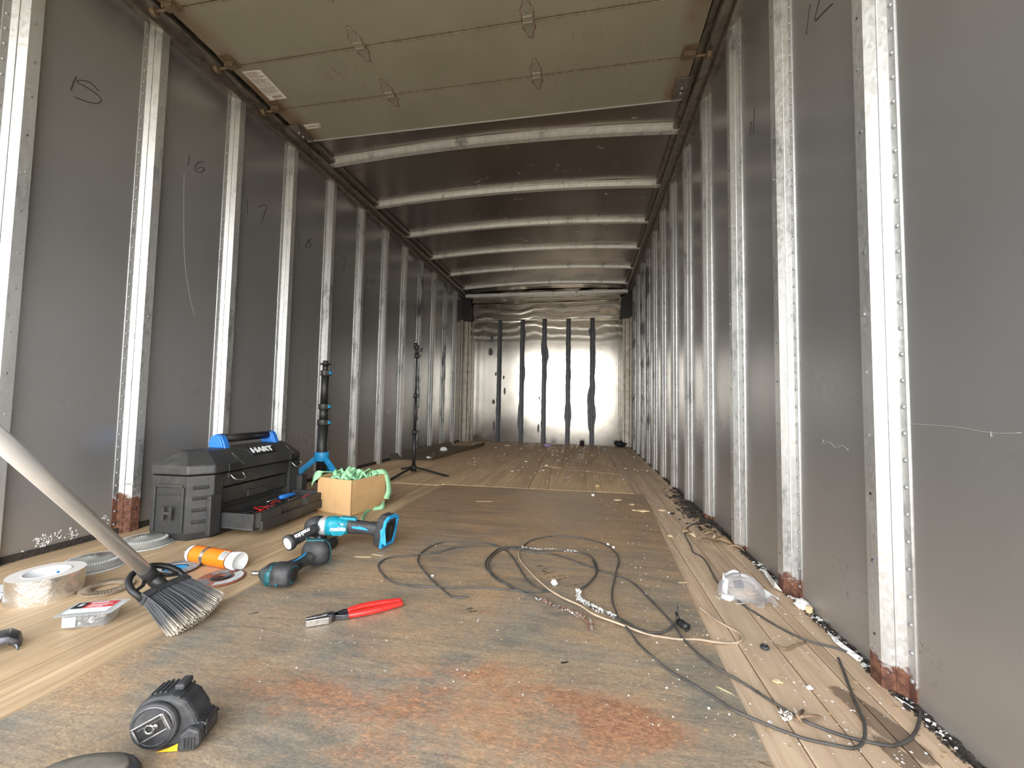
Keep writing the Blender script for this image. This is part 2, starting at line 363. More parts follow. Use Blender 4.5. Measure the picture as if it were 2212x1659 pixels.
# ------------------------------------------------------------------ mesh builder
class MB:
    def __init__(s): s.v = []; s.f = []; s.mi = []; s.sm = []; s.cur = 0; s.tone = []; s.ct = 0.0
    def add(s, vs, fs, M_=None, smooth=False):
        o = len(s.v)
        for p in vs:
            p = Vector(p); s.v.append(M_ @ p if M_ is not None else p); s.tone.append(s.ct)
        for f in fs: s.f.append([o+i for i in f]); s.mi.append(s.cur); s.sm.append(smooth)
    def box(s, c, d, M_=None):
        x, y, z = c; a, b, h = d[0]/2, d[1]/2, d[2]/2
        vs = [(x+i*a, y+j*b, z+k*h) for i in (-1, 1) for j in (-1, 1) for k in (-1, 1)]
        s.add(vs, [(0, 1, 3, 2), (4, 6, 7, 5), (0, 4, 5, 1), (2, 3, 7, 6), (0, 2, 6, 4), (1, 5, 7, 3)], M_)
    def prism(s, poly, z0, z1, M_=None, smooth=False, top=None):
        """poly (x,y) extruded along z; `top` an optional second outline"""
        n = len(poly); tp = top or poly
        vs = [(x, y, z0) for x, y in poly] + [(x, y, z1) for x, y in tp]
        s.add(vs, [tuple(range(n))[::-1], tuple(range(n, 2*n))], M_)
        s.add(vs, [(i, (i+1) % n, n+(i+1) % n, n+i) for i in range(n)], M_, smooth)
    def loft(s, rings, M_=None, smooth=True, closed=True, caps=True):
        n = len(rings[0]); vs = [p for r in rings for p in r]; fs = []
        for k in range(len(rings)-1):
            for i in range(n if closed else n-1):
                j = (i+1) % n; fs.append((k*n+i, k*n+j, (k+1)*n+j, (k+1)*n+i))
        if caps and closed:
            fs.append(tuple(range(n))[::-1]); fs.append(tuple(range((len(rings)-1)*n, len(rings)*n)))
        s.add(vs, fs, M_, smooth)
    def lathe(s, prof, n=32, M_=None, smooth=True, a0=0, a1=2*pi):
        """prof list of (r,z) about local z"""
        full = abs(a1-a0-2*pi) < 1e-6; m = n if full else n+1
        vs = []
        for r, z in prof:
            for i in range(m):
                a = a0+(a1-a0)*i/n; vs.append((r*cos(a), r*sin(a), z))
        fs = []
        for k in range(len(prof)-1):
            for i in range(n):
                j = (i+1) % m; fs.append((k*m+i, k*m+j, (k+1)*m+j, (k+1)*m+i))
        s.add(vs, fs, M_, smooth)
    def cyl(s, p0, p1, r0, r1=None, n=20, smooth=True, caps=True):
        p0 = Vector(p0); p1 = Vector(p1); r1 = r0 if r1 is None else r1
        q = (p1-p0).to_track_quat('Z', 'Y').to_matrix().to_4x4(); q.translation = p0; L = (p1-p0).length
        vs = [(r0*cos(2*pi*i/n), r0*sin(2*pi*i/n), 0) for i in range(n)] + [(r1*cos(2*pi*i/n), r1*sin(2*pi*i/n), L) for i in range(n)]
        s.add(vs, [(i, (i+1) % n, n+(i+1) % n, n+i) for i in range(n)], q, smooth)
        if caps: s.add(vs, [tuple(range(n))[::-1], tuple(range(n, 2*n))], q)
    def tube(s, pts, r, n=8, caps=True, smooth=True):
        pts = [Vector(p) for p in pts]; m = len(pts); rings = []; up = None
        for i in range(m):
            t = (pts[min(i+1, m-1)]-pts[max(i-1, 0)]).normalized()
            if up is None: up = Vector((0, 0, 1)) if abs(t.z) < .9 else Vector((1, 0, 0))
            a = t.cross(up).normalized(); up = a.cross(t).normalized()
            rr = r(i/(m-1)) if callable(r) else r
            rings.append([pts[i]+(a*cos(2*pi*k/n)+up*sin(2*pi*k/n))*rr for k in range(n)])
        s.loft(rings, None, smooth, True, caps)
    def sphere(s, c, r, n=12, M_=None, sc=(1, 1, 1)):
        prof = [(max(1e-5, r*sin(pi*i/n)), -r*cos(pi*i/n)) for i in range(n+1)]
        T = Matrix.Translation(Vector(c)) @ Matrix.Diagonal((*sc, 1))
        s.lathe(prof, n*2, (M_ @ T) if M_ is not None else T)
    def build(s, name, mat, parent=None, bevel=0, seg=2, subsurf=0, solid=0, loc=None, rot=None, auto=True):
        me = bpy.data.meshes.new(name)
        me.from_pydata([tuple(p) for p in s.v], [], s.f)
        for m in (mat if isinstance(mat, (list, tuple)) else [mat]): me.materials.append(M[m] if isinstance(m, str) else m)
        me.polygons.foreach_set('material_index', s.mi); me.polygons.foreach_set('use_smooth', s.sm)
        if any(t != 0 for t in s.tone):
            a = me.attributes.new('tone', 'FLOAT', 'POINT'); a.data.foreach_set('value', s.tone)
        bm = bmesh.new(); bm.from_mesh(me); bmesh.ops.remove_doubles(bm, verts=bm.verts, dist=1e-6)
        bmesh.ops.recalc_face_normals(bm, faces=bm.faces); bm.to_mesh(me); bm.free()
        me.update()
        o = bpy.data.objects.new(name, me); COL.objects.link(o)
        if parent is not None: o.parent = parent
        if loc is not None: o.location = loc
        if rot is not None: o.rotation_euler = rot
        if solid:
            d = o.modifiers.new('solid', 'SOLIDIFY'); d.thickness = solid; d.offset = 0
        if bevel:
            b = o.modifiers.new('bevel', 'BEVEL'); b.width = bevel; b.segments = seg; b.limit_method = 'ANGLE'; b.angle_limit = rad(35)
            b.harden_normals = False
        if subsurf:
            d = o.modifiers.new('sub', 'SUBSURF'); d.levels = subsurf; d.render_levels = subsurf
        return o

def tag(o, label, cat, group=None, kind=None):
    o['label'] = label; o['category'] = cat
    if group: o['group'] = group
    if kind: o['kind'] = kind
    return o
def thing(name, label, cat, loc=(0, 0, 0), rotz=0, group=None, rot=None):
    o = bpy.data.objects.new(name, None); COL.objects.link(o); o.empty_display_size = .05
    o.location = loc; o.rotation_euler = rot if rot is not None else (0, 0, rotz)
    return tag(o, label, cat, group)
def structure(o): o['kind'] = 'structure'; return o
def copy_tree(o, parent=None):
    c = o.copy(); COL.objects.link(c)
    if parent is not None: c.parent = parent
    for ch in [x for x in ALLCH.get(o.name, [])]: pass
    for ch in list(o.children): copy_tree(ch, c)
    return c
ALLCH = {}
def T(x=0, y=0, z=0): return Matrix.Translation((x, y, z))
def RX(a): return Matrix.Rotation(a, 4, 'X')
def RY(a): return Matrix.Rotation(a, 4, 'Y')
def RZ(a): return Matrix.Rotation(a, 4, 'Z')
def text(s_, name, mat, parent, size, M_, depth=.0006, shear=0, bold=0, sx=1):
    cu = bpy.data.curves.new(name, 'FONT'); cu.body = s_; cu.size = size; cu.extrude = depth; cu.align_x = 'CENTER'; cu.align_y = 'CENTER'
    cu.shear = shear; cu.offset = bold; cu.resolution_u = 3
    to = bpy.data.objects.new(name, cu); COL.objects.link(to)
    dg = bpy.context.evaluated_depsgraph_get(); dg.update()
    me = bpy.data.meshes.new_from_object(to.evaluated_get(dg)); COL.objects.unlink(to); bpy.data.objects.remove(to)
    me.transform(M_ @ Matrix.Diagonal((sx, 1, 1, 1))); me.materials.clear(); me.materials.append(M[mat])
    o = bpy.data.objects.new(name, me); COL.objects.link(o); o.parent = parent; return o
def smooth_path(pts, k=4, closed=False):
    P = [Vector(p) for p in pts]; out = []
    for i in range(len(P)-1):
        p0 = P[max(i-1, 0)]; p1 = P[i]; p2 = P[i+1]; p3 = P[min(i+2, len(P)-1)]
        for j in range(k):
            t = j/k
            out.append(.5*((2*p1)+(p2-p0)*t+(2*p0-5*p1+4*p2-p3)*t*t+(3*p1-p0-3*p2+p3)*t**3))
    out.append(P[-1]); return out
def rrect(w, h, r, n=4, cx=0, cy=0):
    o = []
    for sx_, sy_, a in ((1, 1, 0), (-1, 1, pi/2), (-1, -1, pi), (1, -1, 3*pi/2)):
        for i in range(n+1):
            t = a+pi/2*i/n; o.append((cx+sx_*(w/2-r)+r*cos(t), cy+sy_*(h/2-r)+r*sin(t)))
    return o

# ================================================================== SETTING
XL, XR = -1.845, .600           # wall sheets
YB, YO = 5.90, -.36             # front bulkhead, rear doorway
ZR = 2.13                       # underside of the top rails
R = random.Random(7)

# ground outside, seen only as a reflection and as bounce light
m = MB(); m.box((-.6, -30.6, -1.15), (90, 60, .1))
structure(m.build('ground', 'concrete'))
# floor: long boards running to the bulkhead
m = MB()
xs = [XL-.03, -1.735, -1.60, -1.475, -1.335, -1.215, -1.085, -.96, -.82, -.67, -.52, -.37, -.22, -.07, .06, .18, .262, .345, .43, .505, .535, .585]
for i in range(len(xs)-1):
    x0, x1 = xs[i], xs[i+1]; m.ct = .1+.9*R.random(); m.cur = 0 if x1 < -.5 else 1
    m.box(((x0+x1)/2, 2.72, -.02), (x1-x0-.0025, 6.5, .04))
structure(m.build('floor', ['wood', 'wood2'], bevel=.0012, seg=1))
m = MB(); m.box((-.6225, 2.77, -.06), (2.56, 6.5, .03)); structure(m.build('trim_1', 'dirt'))

# walls (outer skins)
m = MB(); m.box((XL-.01, 2.77, 1.12), (.02, 6.36, 2.34)); wl = structure(m.build('wall_left', 'wall'))
m = MB(); m.box((XR+.01, 2.77, 1.12), (.02, 6.36, 2.34)); wr = structure(m.build('wall_right', 'wall'))
# cambered roof sheet
def roofz(x): u = (x+.6225)/1.2225; return 2.215+.05*(1-u*u)
m = MB(); n_ = 24; vs = []; fs = []
for j in range(33):
    for i in range(n_+1):
        x = XL-.02+(XR-XL+.04)*i/n_; y = YO-.05+(YB-YO+.1)*j/32
        z = roofz(x)+.012+.004*mnoise.noise((x*2.5, y*2.5, 3))
        vs.append((x, y, z))
for j in range(32):
    for i in range(n_): a = j*(n_+1)+i; fs.append((a, a+1, a+n_+2, a+n_+1))
m.add(vs, fs, None, True)
structure(m.build('ceiling', 'roof', solid=.006))

# top rails: stepped aluminium extrusions where wall meets roof
for nm, X0, s in (('trim_2', XL, 1), ('trim_3', XR, -1)):
    prof = [(0, ZR), (.034, ZR), (.036, ZR+.012), (.03, ZR+.016), (.03, ZR+.03), (.075, ZR+.03), (.08, ZR+.036), (.08, ZR+.05), (.06, ZR+.056), (.06, ZR+.07), (.105, ZR+.074), (.108, ZR+.098), (0, ZR+.105)]
    m = MB(); ring = [[(X0+s*x, YO, z) for x, z in prof], [(X0+s*x, YB-.02, z) for x, z in prof]]
    m.loft(ring, None, False); structure(m.build(nm, 'rail'))
# doorway frame
m = MB(); m.box((-.6225, YO-.03, 2.19), (2.56, .06, .28)); structure(m.build('trim_4', 'galv'))

# ------------------------------------------------------------------ wall ribs (hat sections)
def rib_mesh(h, side, detail=False):
    """profile in (depth, along) with side +1 for the left wall; spans z 0..h at origin on the wall sheet; +along points away from the doorway"""
    d = .028; m = MB()
    prof = [(0, -.032), (.0025, -.032), (.0025, -.014), (d, .017), (d, .050), (0, .050)]
    rings = [[(side*x, y, z) for x, y in prof] for z in (0, h)]
    m.loft(rings, None, False)
    # fine ridge lines pressed in the web
    m.box((side*.0135, -.0015, h/2), (.0022, .0025, h), )
    return m
def rivets(m, side, h, step=.0508):
    z = .04
    while z < h-.02:
        m.sphere((side*.0028, -.023, z), .0042, 5, sc=(.75, 1, 1)); z += step
def small_rivet():
    m = MB(); m.sphere((0, 0, 0), .0046, 6, sc=(.7, 1, 1)); return m
NUM = ['first', 'second', 'third', 'fourth', 'fifth', 'sixth', 'seventh', 'eighth', 'ninth', 'tenth', 'eleventh', 'twelfth', 'thirteenth', 'fourteenth', 'fifteenth']
RIBH = ZR+.005
rust = {(1, -1): 'galv_r1', (1, 0): 'galv_r3', (-1, -2): 'galv_r2', (-1, -1): 'galv_r2', (-1, 0): 'galv_r1', (-1, 1): 'galv_r1'}
extra = {(1, -1): 'cut off by the left edge of the picture', (1, 0): 'with its foot rusted brown behind the broom', (1, 1): 'behind the black toolbox',
         (-1, -2): 'the widest one, rust on its foot', (-1, -1): 'with the white foam chunk at its foot', (-1, 0): 'with dry leaves at its foot'}
riv_me = None
for side, X0, y0, lo, hi in ((1, XL, 1.356, -1, 12), (-1, XR, 1.743, -2, 10)):
    for i in range(lo, hi):
        y = y0+.4064*i; k = i-lo
        if y > YB-.1: continue
        mt = rust.get((side, i), 'galv_far' if (side == 1 and k in (8, 10, 12)) or (side == -1 and k >= 8 and k != 10) else 'galv')
        nm = 'left' if side == 1 else 'right'
        lab = 'galvanised hat-section rib on the %s wall, %s one from the open doorway' % (nm, NUM[k])
        ex = extra.get((side, i))
        if ex: lab = '%s wall rib, %s from the doorway, %s' % (nm, NUM[k], ex)
        t = thing('wall_rib', lab, 'rib', (X0, y, .0), 0, 'ribs on the %s wall' % nm)
        rib_mesh(RIBH, side).build('rib_channel', mt, t)
        if k < 4:
            if riv_me is None:
                r0 = small_rivet().build('rivet', 'rivet', t, loc=(side*.0028, -.023, .04)); riv_me = r0.data; z = .04+.0508
            else: z = .04
            while z < RIBH-.02:
                o = bpy.data.objects.new('rivet', riv_me); COL.objects.link(o); o.parent = t; o.location = (side*.0028, -.023, z); z += .0508
            m = MB()
            for z in [.09+.021*R.random()+.13*j for j in range(15)]:
                m.cyl((side*.0278, .033+R.uniform(-.004, .004), z), (side*.0286, .033, z), .003, n=8)
            m.build('screw_hole', 'dsteel', t)['kind'] = 'stuff'
        else:
            m = MB(); rivets(m, side, RIBH); m.build('rivet_row', 'rivet', t)['kind'] = 'stuff'

# ------------------------------------------------------------------ roof bows
by = [2.50+.614*i for i in range(6)] + [1.886, 1.272]
blab = {0: 'cambered galvanised roof bow next to the rolled-up door edge', 5: 'last cambered roof bow before the bulkhead header',
        6: 'roof bow hidden above the rolled-up door, its deeper one', 7: 'roof bow hidden above the rolled-up door, its nearer one'}
for i, y in enumerate(by):
    if i >= 6: continue
    m = MB(); rings = []
    for j in range(25):
        x = XL+.06+(XR-XL-.12)*j/24; z = roofz(x)
        pr = [(-.045, .008), (-.045, .004), (-.020, .002), (-.018, -.026), (.018, -.026), (.020, .002), (.040, .004), (.040, .008)]
        rings.append([(x, y+a, z+b) for a, b in pr])
    m.loft(rings, None, False)
    tag(m.build('roof_bow', 'bow'), blab.get(i, 'cambered galvanised roof bow, %s one beyond the rolled-up door' % NUM[i]), 'roof bow', 'roof bows')

# ------------------------------------------------------------------ roll-up door parked under the roof
door = structure(thing('door_1', 'grey-beige panelled roll-up door rolled under the roof', 'door', (0, 0, 0)))
DX0, DX1 = -1.715, .475; DZ = 2.150
ys = [DOOR_Y1, DOOR_Y1-DOOR_W0] + [DOOR_Y1-DOOR_W0-DOOR_PW*i for i in range(1, 8)]
for a, b in zip(ys, ys[1:]):
    b = max(b, YO+.02)
    m = MB(); m.box(((DX0+DX1)/2, (a+b)/2, DZ+.009), (DX1-DX0, a-b-.0035, .018)); m.build('panel', 'door', door, bevel=.0012, seg=1)
m = MB(); m.box(((DX0+DX1)/2, DOOR_Y1+.002, DZ+.009), (DX1-DX0, .004, .026)); m.build('edge_strip', 'alu', door)
def hinge(x, y, mt='doorhinge'):
    t = MB()
    body = [(-.022, 0), (-.022, .035), (-.026, .05), (-.018, .062), (-.008, .098), (0, .105), (.008, .098), (.018, .062), (.026, .05), (.022, .035), (.022, 0)]
    t.prism([(a, -b) for a, b in body][::-1], -.003, 0)      # leaf toward the doorway
    t2 = [(-.020, 0), (-.024, .03), (-.014, .05), (-.007, .078), (.007, .078), (.014, .05), (.024, .03), (.020, 0)]
    t.prism(t2, -.0015, 0)
    t.box((0, -.014, -.006), (.044, .028, .007)); t.cyl((-.022, -.001, -.006), (.022, -.001, -.006), .0055, n=10)
    o = t.build('hinge', mt, door, bevel=.001, seg=1, loc=(x, y, DZ-.0005))
    s = MB()
    for q in [(0, -.09), (0, -.045), (0, .065)]: s.sphere((q[0], q[1], -.003), .0045, 5, sc=(1, 1, .5))
    s.build('hinge_rivet', 'rivet', o)['kind'] = 'stuff'
    s = MB(); s.prism([(a*1.22, -b*1.045+.001) for a, b in body][::-1], -.0006, .0004); s.prism([(a*1.25, b*1.06) for a, b in t2], -.0006, .0004); s.build('rust_edge', 'rustmetal', o)
    return o
for yv in ys[1:5]:
    for hx in (at(845, 207, DZ).x, at(1161, 174, DZ).x):
        hinge(hx, yv)
    for hx, s in ((DX0+.03, 1), (DX1-.03, -1)):
        b = MB(); b.prism([(-.03, -.07), (.03, -.07), (.036, -.02), (.036, .01), (-.036, .01), (-.036, -.02)], -.004, 0)
        b.box((0, -.02, -.012), (.05, .035, .018)); b.cyl((-s*.02, -.012, -.013), (-s*.075, -.012, -.013), .006, n=10)
        b.cyl((-s*.075, -.012, -.013), (-s*.095, -.012, -.013), .018, n=14)
        o = b.build('roller_bracket', 'bracket', door, bevel=.0015, seg=1, loc=(hx, yv, DZ-.0005))
        s_ = MB(); s_.sphere((-.018, -.035, -.022), .006, 5); s_.sphere((.018, -.035, -.022), .006, 5); s_.build('bolt', 'bracket', o)
for hx, s in ((DX0+.02, 1), (DX1-.02, -1)):
    b = MB(); b.box((0, 0, -.004), (.07, .13, .008)); b.box((-.034, 0, -.012), (.004, .13, .02)); b.box((.034, 0, -.012), (.004, .13, .02))
    o = b.build('end_bracket', 'rail', door, bevel=.001, seg=1, loc=(hx, DOOR_Y1-.085, DZ-.0005))
    s_ = MB(); s_.sphere((0, -.01, -.014), .009, 6); s_.sphere((.0, .022, -.014), .009, 6); s_.build('bolt', 'rivet', o)
# paper stickers on the door underside
def sticker(corners, lines, name='sticker'):
    a, b, c, d = [at(*q, DZ-.0008) for q in corners]      # around the outline
    m = MB(); m.add([a, b, c, d], [(0, 1, 2, 3)]); o = m.build(name, 'paper', door, solid=.0006)
    l = MB()
    for u0, u1, v0, v1 in lines:
        P = lambda u, v: a.lerp(b, u).lerp(d.lerp(c, u), v)+Vector((0, 0, -.0006))
        l.add([P(u0, v0), P(u1, v0), P(u1, v1), P(u0, v1)], [(0, 1, 2, 3)])
    l.build('fine_print', M['print'], o)
    return o
M['print'] = plain('faded_print', srgb(120, 92, 66), .8)
M['print_dark'] = plain('black_print', srgb(50, 42, 36), .8)
Rn = random.Random(3); ln = []
v = .03
while v < .83:
    if Rn.random() < .16: v += .018; continue
    u = .06; end = Rn.choice([.93, .93, .7])
    while u < end:
        w = Rn.uniform(.03, .12); ln.append((u, min(u+w, end), v, v+.009)); u += w+.018
    v += .0185
for i in range(9): ln.append((.3+.06*i, .34+.06*i, .86, .93))
ln += [(.32, .5, .955, .975), (.55, .9, .955, .962)]
sticker([(523, 155), (562, 151), (620, 212), (584, 217)], ln)
ln = [(.16+.028*i, .16+.028*i+Rn.uniform(.008, .018), .25, .75) for i in range(22)] + [(.86, .92, .1, .9), (.02, .13, .45, .52)]
sticker([(655, 270), (689, 266), (693, 275), (664, 279)], ln)

# ------------------------------------------------------------------ front bulkhead
m = MB(); m.box((-.6225, YB+.01, 1.1), (2.46, .02, 2.6)); structure(m.build('wall_front', 'bulk'))
hz0 = aty(1180, 690, YB-.05).z
m = MB()
m.box((-.6225, YB-.03, hz0+.12), (2.16, .05, .235)); m.box((-.6225, YB-.045, hz0+.002), (2.18, .07, .006))
m.box((-.6225, YB-.05, hz0+.262), (2.12, .08, .012)); m.box((-.6225, YB-.06, hz0+.33), (2.14, .04, .12))
structure(m.build('trim_5', 'bulk', bevel=.002, seg=1))
m = MB(); m.box((-.6225, YB-.10, 2.155), (2.34, .10, .05)); structure(m.build('trim_6', 'bow', bevel=.003, seg=1))
for nm, s, X0 in (('trim_7', 1, XL), ('trim_8', -1, XR)):
    m = MB(); H = hz0
    m.box((X0+s*.055, YB-.03, H/2), (.055, .05, H)); m.box((X0+s*.10, YB-.018, H/2), (.03, .03, H)); m.box((X0+s*.14, YB-.008, H/2), (.008, .02, H))
    m.box((X0+s*.165, YB-.02, H/2), (.01, .035, H)); m.box((X0+s*.012, YB-.12, H/2), (.02, .03, H)); m.box((X0+s*.02, YB-.06, H/2), (.012, .012, H))
    structure(m.build(nm, 'post', bevel=.002, seg=1))
    g = MB(); g.prism([(0, 0), (.16, 0), (.13, .30), (0, .34)], -.02, .02, T(X0, YB-.09, hz0-.01) @ Matrix.Diagonal((s, 1, 1, 1)) @ RX(pi/2))
    structure(g.build('trim_9' if s == 1 else 'trim_10', 'black'))
Rb = random.Random(11)
for i, px in enumerate((1078, 1127, 1175, 1227, 1279)):
    p = aty(px, 830, YB); H = hz0-.004
    t = thing('bulkhead_rib', 'dark vertical bulkhead rib smeared with black sealant, %s from the left' % NUM[i], 'rib', (p.x, YB, 0), 0, 'sealed ribs on the front bulkhead')
    m = MB(); m.loft([[(a, -b, z) for a, b in [(-.034, 0), (-.034, .003), (-.018, .004), (-.013, .026), (.013, .026), (.018, .004), (.034, .003), (.034, 0)]] for z in (0, H)], None, False)
    m.build('rib_channel', M['tar'] if i != 9 else 'galv', t)
    # wobbly sealant smear spilling either side of the rib
    m = MB(); n_ = 60; L_ = []; R_ = []
    for j in range(n_+1):
        z = H*j/n_
        base = .034
        wl_ = base+.075*max(0, mnoise.noise((i*9.1, z*3.1, .3)))*(0.15 if i == 0 else 1)+.008*mnoise.noise((i, z*12, 5))
        wr_ = base+.05*max(0, mnoise.noise((i*5.7+40, z*3.5, 7)))*(0.15 if i == 0 else 1)+.006*mnoise.noise((i, z*14, 9))
        if z > H-.12: wl_ = wr_ = .033
        L_.append((-wl_, -.0045, z)); R_.append((wr_, -.0045, z))
    vs = L_+R_; m.add(vs, [(j, j+1, n_+2+j, n_+1+j) for j in range(n_)])
    m.build('sealant_smear', 'tar', t, solid=.005)
# small smears left of the first rib
tm_ = MB()
for px, py, w, h in ((1063, 730, .02, .12), (1060, 760, .03, .1), (1071, 808, .012, .05), (1088, 815, .012, .05), (1090, 845, .014, .09), (1066, 868, .02, .06), (1067, 920, .014, .13), (1163, 925, .014, .11), (1165, 860, .008, .05)):
    p = aty(px, py, YB-.001); n_ = 14
    tm_.add([(p.x+w*cos(2*pi*k/n_)*(1+.3*Rb.random()), YB-.001, p.z+h*.5*sin(2*pi*k/n_)*(1+.3*Rb.random())) for k in range(n_)], [tuple(range(n_))])
sm = tm_.build('sealant_dab', 'tar', bpy.data.objects['wall_front'], solid=.002)
sm['kind'] = 'stuff'

# pencil/marker numbers written on the wall sheets
def scrawl(wall, X, strokes, r=.0011, mt='ink'):
    m = MB()
    for st in strokes:
        pts = [atx(px, py, X) for px, py in st]; m.tube(smooth_path(pts, 4), r, 5)
    return m.build('handwritten_number', mt, wall)
XLs, XRs = XL+.001, XR-.001
scrawl(wl, XLs, [[(165, 165), (158, 180), (153, 195)], [(214, 197), (195, 178), (172, 173), (168, 178), (190, 190), (213, 207), (219, 217), (210, 223), (190, 220), (160, 209)]])
scrawl(wl, XLs, [[(409, 335), (407, 357)], [(440, 350), (430, 350), (422, 360), (424, 370), (436, 371), (441, 364), (434, 361), (427, 365)]])
scrawl(wl, XLs, [[(534, 430), (535, 463)], [(558, 448), (568, 443), (576, 447), (570, 465), (564, 483)]])
scrawl(wl, XLs, [[(645, 512), (647, 540)], [(672, 515), (664, 520), (672, 528), (666, 535), (660, 530), (670, 520)]], .0012)
scrawl(wl, XLs, [[(738, 557), (746, 555), (743, 585)]], .0012)
scrawl(wl, XLs, [[(789, 598), (795, 600), (794, 610), (800, 611)], [(806, 604), (801, 610), (806, 615), (810, 608), (806, 604)]], .0012)
scrawl(wr, XRs, [[(1749, 10), (1745, 45), (1741, 75)], [(1770, 0), (1763, 25), (1761, 45), (1775, 30), (1798, 8)]])
scrawl(wr, XRs, [[(1622, 262), (1620, 292)], [(1629, 232), (1627, 290)]], .001)
# long pale scratches
scrawl(wr, XRs, [[(1780, 950), (1776, 960), (1792, 955), (1806, 968), (1818, 962), (1832, 972)]], .0009, 'pale_scratch').name = 'scratch'
scrawl(wr, XRs, [[(1960, 915), (2060, 922), (2140, 935), (2205, 935)], [(2140, 932), (2141, 944)]], .0005, 'pale_scratch').name = 'scratch'
scrawl(wl, XLs, [[(398, 372), (397, 450), (399, 560), (410, 640), (420, 680)]], .0004, 'pale_scratch').name = 'scratch'

# ------------------------------------------------------------------ sheet goods lying on the floor boards
def slab(name, quad, z0, z1, mt, label, cat, group=None, px=True):
    pts = [at(*q) if px else Vector((*q, 0)) for q in quad]
    m = MB(); m.ct = .1+.9*R.random(); m.prism([(p.x, p.y) for p in pts], z0, z1)
    return tag(m.build(name, mt, bevel=.0008, seg=1), label, cat, group)
slab('steel_plate', [(-.955, -.34), (.262, -.34), (.285, 1.0), (.352, 2.665), (-.93, 2.625), (-.945, 1.2)], .0005, .004, 'plate',
     'large rust-stained grey steel plate covering the middle of the floor', 'steel plate', px=False)
slab('plywood_sheet', [(-1.80, 2.60), (-.96, 2.60), (-.95, 2.635), (-.372, 2.648), (-.50, 5.35), (-.52, 5.84), (-1.72, 5.84)], .0005, .0045, 'ply', 'broad brown plywood sheet under the black light stand', 'plywood', 'plywood on the floor', px=False)
slab('plywood_sheet', [(-.367, 2.648), (-.245, 2.652), (-.30, 3.55), (-.408, 3.55)], .0005, .0045, 'ply', 'narrow plywood strip beside the broad brown sheet', 'plywood', 'plywood on the floor', px=False)
slab('plywood_sheet', [(-.24, 2.652), (-.0, 2.66), (-.015, 3.48), (-.295, 3.55)], .0005, .0045, 'ply', 'small square plywood piece left of the crosswise crack', 'plywood', 'plywood on the floor', px=False)
slab('plywood_sheet', [(.004, 2.66), (.30, 2.67), (.27, 3.40), (-.011, 3.475)], .0005, .0045, 'ply', 'small square plywood piece right of the crosswise crack', 'plywood', 'plywood on the floor', px=False)
slab('plywood_sheet', [(-.296, 3.56), (.268, 3.41), (.16, 5.82), (-.27, 5.82)], .0005, .0045, 'ply', 'long plywood sheet on the right reaching the bulkhead', 'plywood', 'plywood on the floor', px=False)
slab('plywood_sheet', [(-.405, 3.62), (-.21, 3.60), (-.28, 5.2), (-.50, 5.25)], .0050, .0085, 'ply', 'thin worn board with pale scuffs lying between the plywood sheets', 'plywood', 'plywood on the floor', px=False)

m = MB(); m.box((XL+.004, 2.77, .011), (.008, 6.2, .022)); structure(m.build('dirt_band_left', 'dirt'))  # dark dirt band along the left wall foot, built as a thin strip
# flaked paint stuck to the foot of the left wall
Rp = random.Random(8); m = MB()
for px, py, sx_, sy_, n_ in ((92, 1168, 18, 12, 60), (128, 1155, 4, 10, 14), (157, 1158, 8, 16, 30), (230, 1120, 8, 10, 14), (120, 1165, 60, 16, 26), (60, 1195, 40, 10, 12)):
    for k in range(n_):
        q = atx(px+Rp.gauss(0, sx_*.5), py+Rp.gauss(0, sy_*.5), XL+.0012); r_ = Rp.uniform(.0012, .0042); k2 = Rp.choice([4, 5, 6])
        if q.z < .024: continue
        m.add([(q.x, q.y+r_*cos(2*pi*j/k2)*Rp.uniform(.6, 1.3), q.z+r_*1.2*sin(2*pi*j/k2)*Rp.uniform(.6, 1.4)) for j in range(k2)], [tuple(range(k2))])
m.build('paint_splatter', 'plaster', wl)['kind'] = 'stuff'

# ================================================================== THINGS ON THE FLOOR
FZ = .0045        # top of the steel plate
def heading(a, b): d = b-a; return math.atan2(d.y, d.x)

# ------------------------------------------------------------------ black toolbox with an open drawer
tb = thing('toolbox', 'large dusty black plastic toolbox with blue handle brackets, bottom drawer pulled open', 'toolbox', (0, 0, 0), rad(92))
# local x = along (towards the bulkhead), local -y = front (towards the room)
L, D, H = .62, .235, .245
_F = at(457, 1163, 0); _d = Vector((cos(rad(92)), sin(rad(92)), 0)); tb.location = _F+_d*(L/2-.06)+Vector((-_d.y, _d.x, 0))*D/2
hl, hd = L/2, D/2
def oct_(l, d, c, cb=None):
    cb = c if cb is None else cb
    return [(-l+c, -d), (l-c, -d), (l, -d+c), (l, d-cb), (l-cb, d), (-l+cb, d), (-l, d-cb), (-l, -d+c)]
m = MB()
m.prism(oct_(hl-.012, hd-.012, .055, .02), .0, .03, top=oct_(hl, hd, .06, .02))
m.prism(oct_(hl-.11, hd-.05, .002), .03, .19)                       # core behind the drawers
for s in (-1, 1):                                                   # end towers with bevelled corner
    pts = [(s*(hl-.115), -hd+.012), (s*(hl-.06), -hd), (s*hl, -hd+.06), (s*hl, hd-.02), (s*(hl-.02), hd), (s*(hl-.115), hd)]
    if s > 0: pts = pts[::-1]
    m.prism(pts[::-1], .03, H)
m.box((0, -hd+.032, .215), (L-.22, .03, .055))                      # apron under the lid
m.box((0, hd-.015, .13), (L-.2, .03, .22))
m.build('body', 'tool_plastic', tb, bevel=.004)
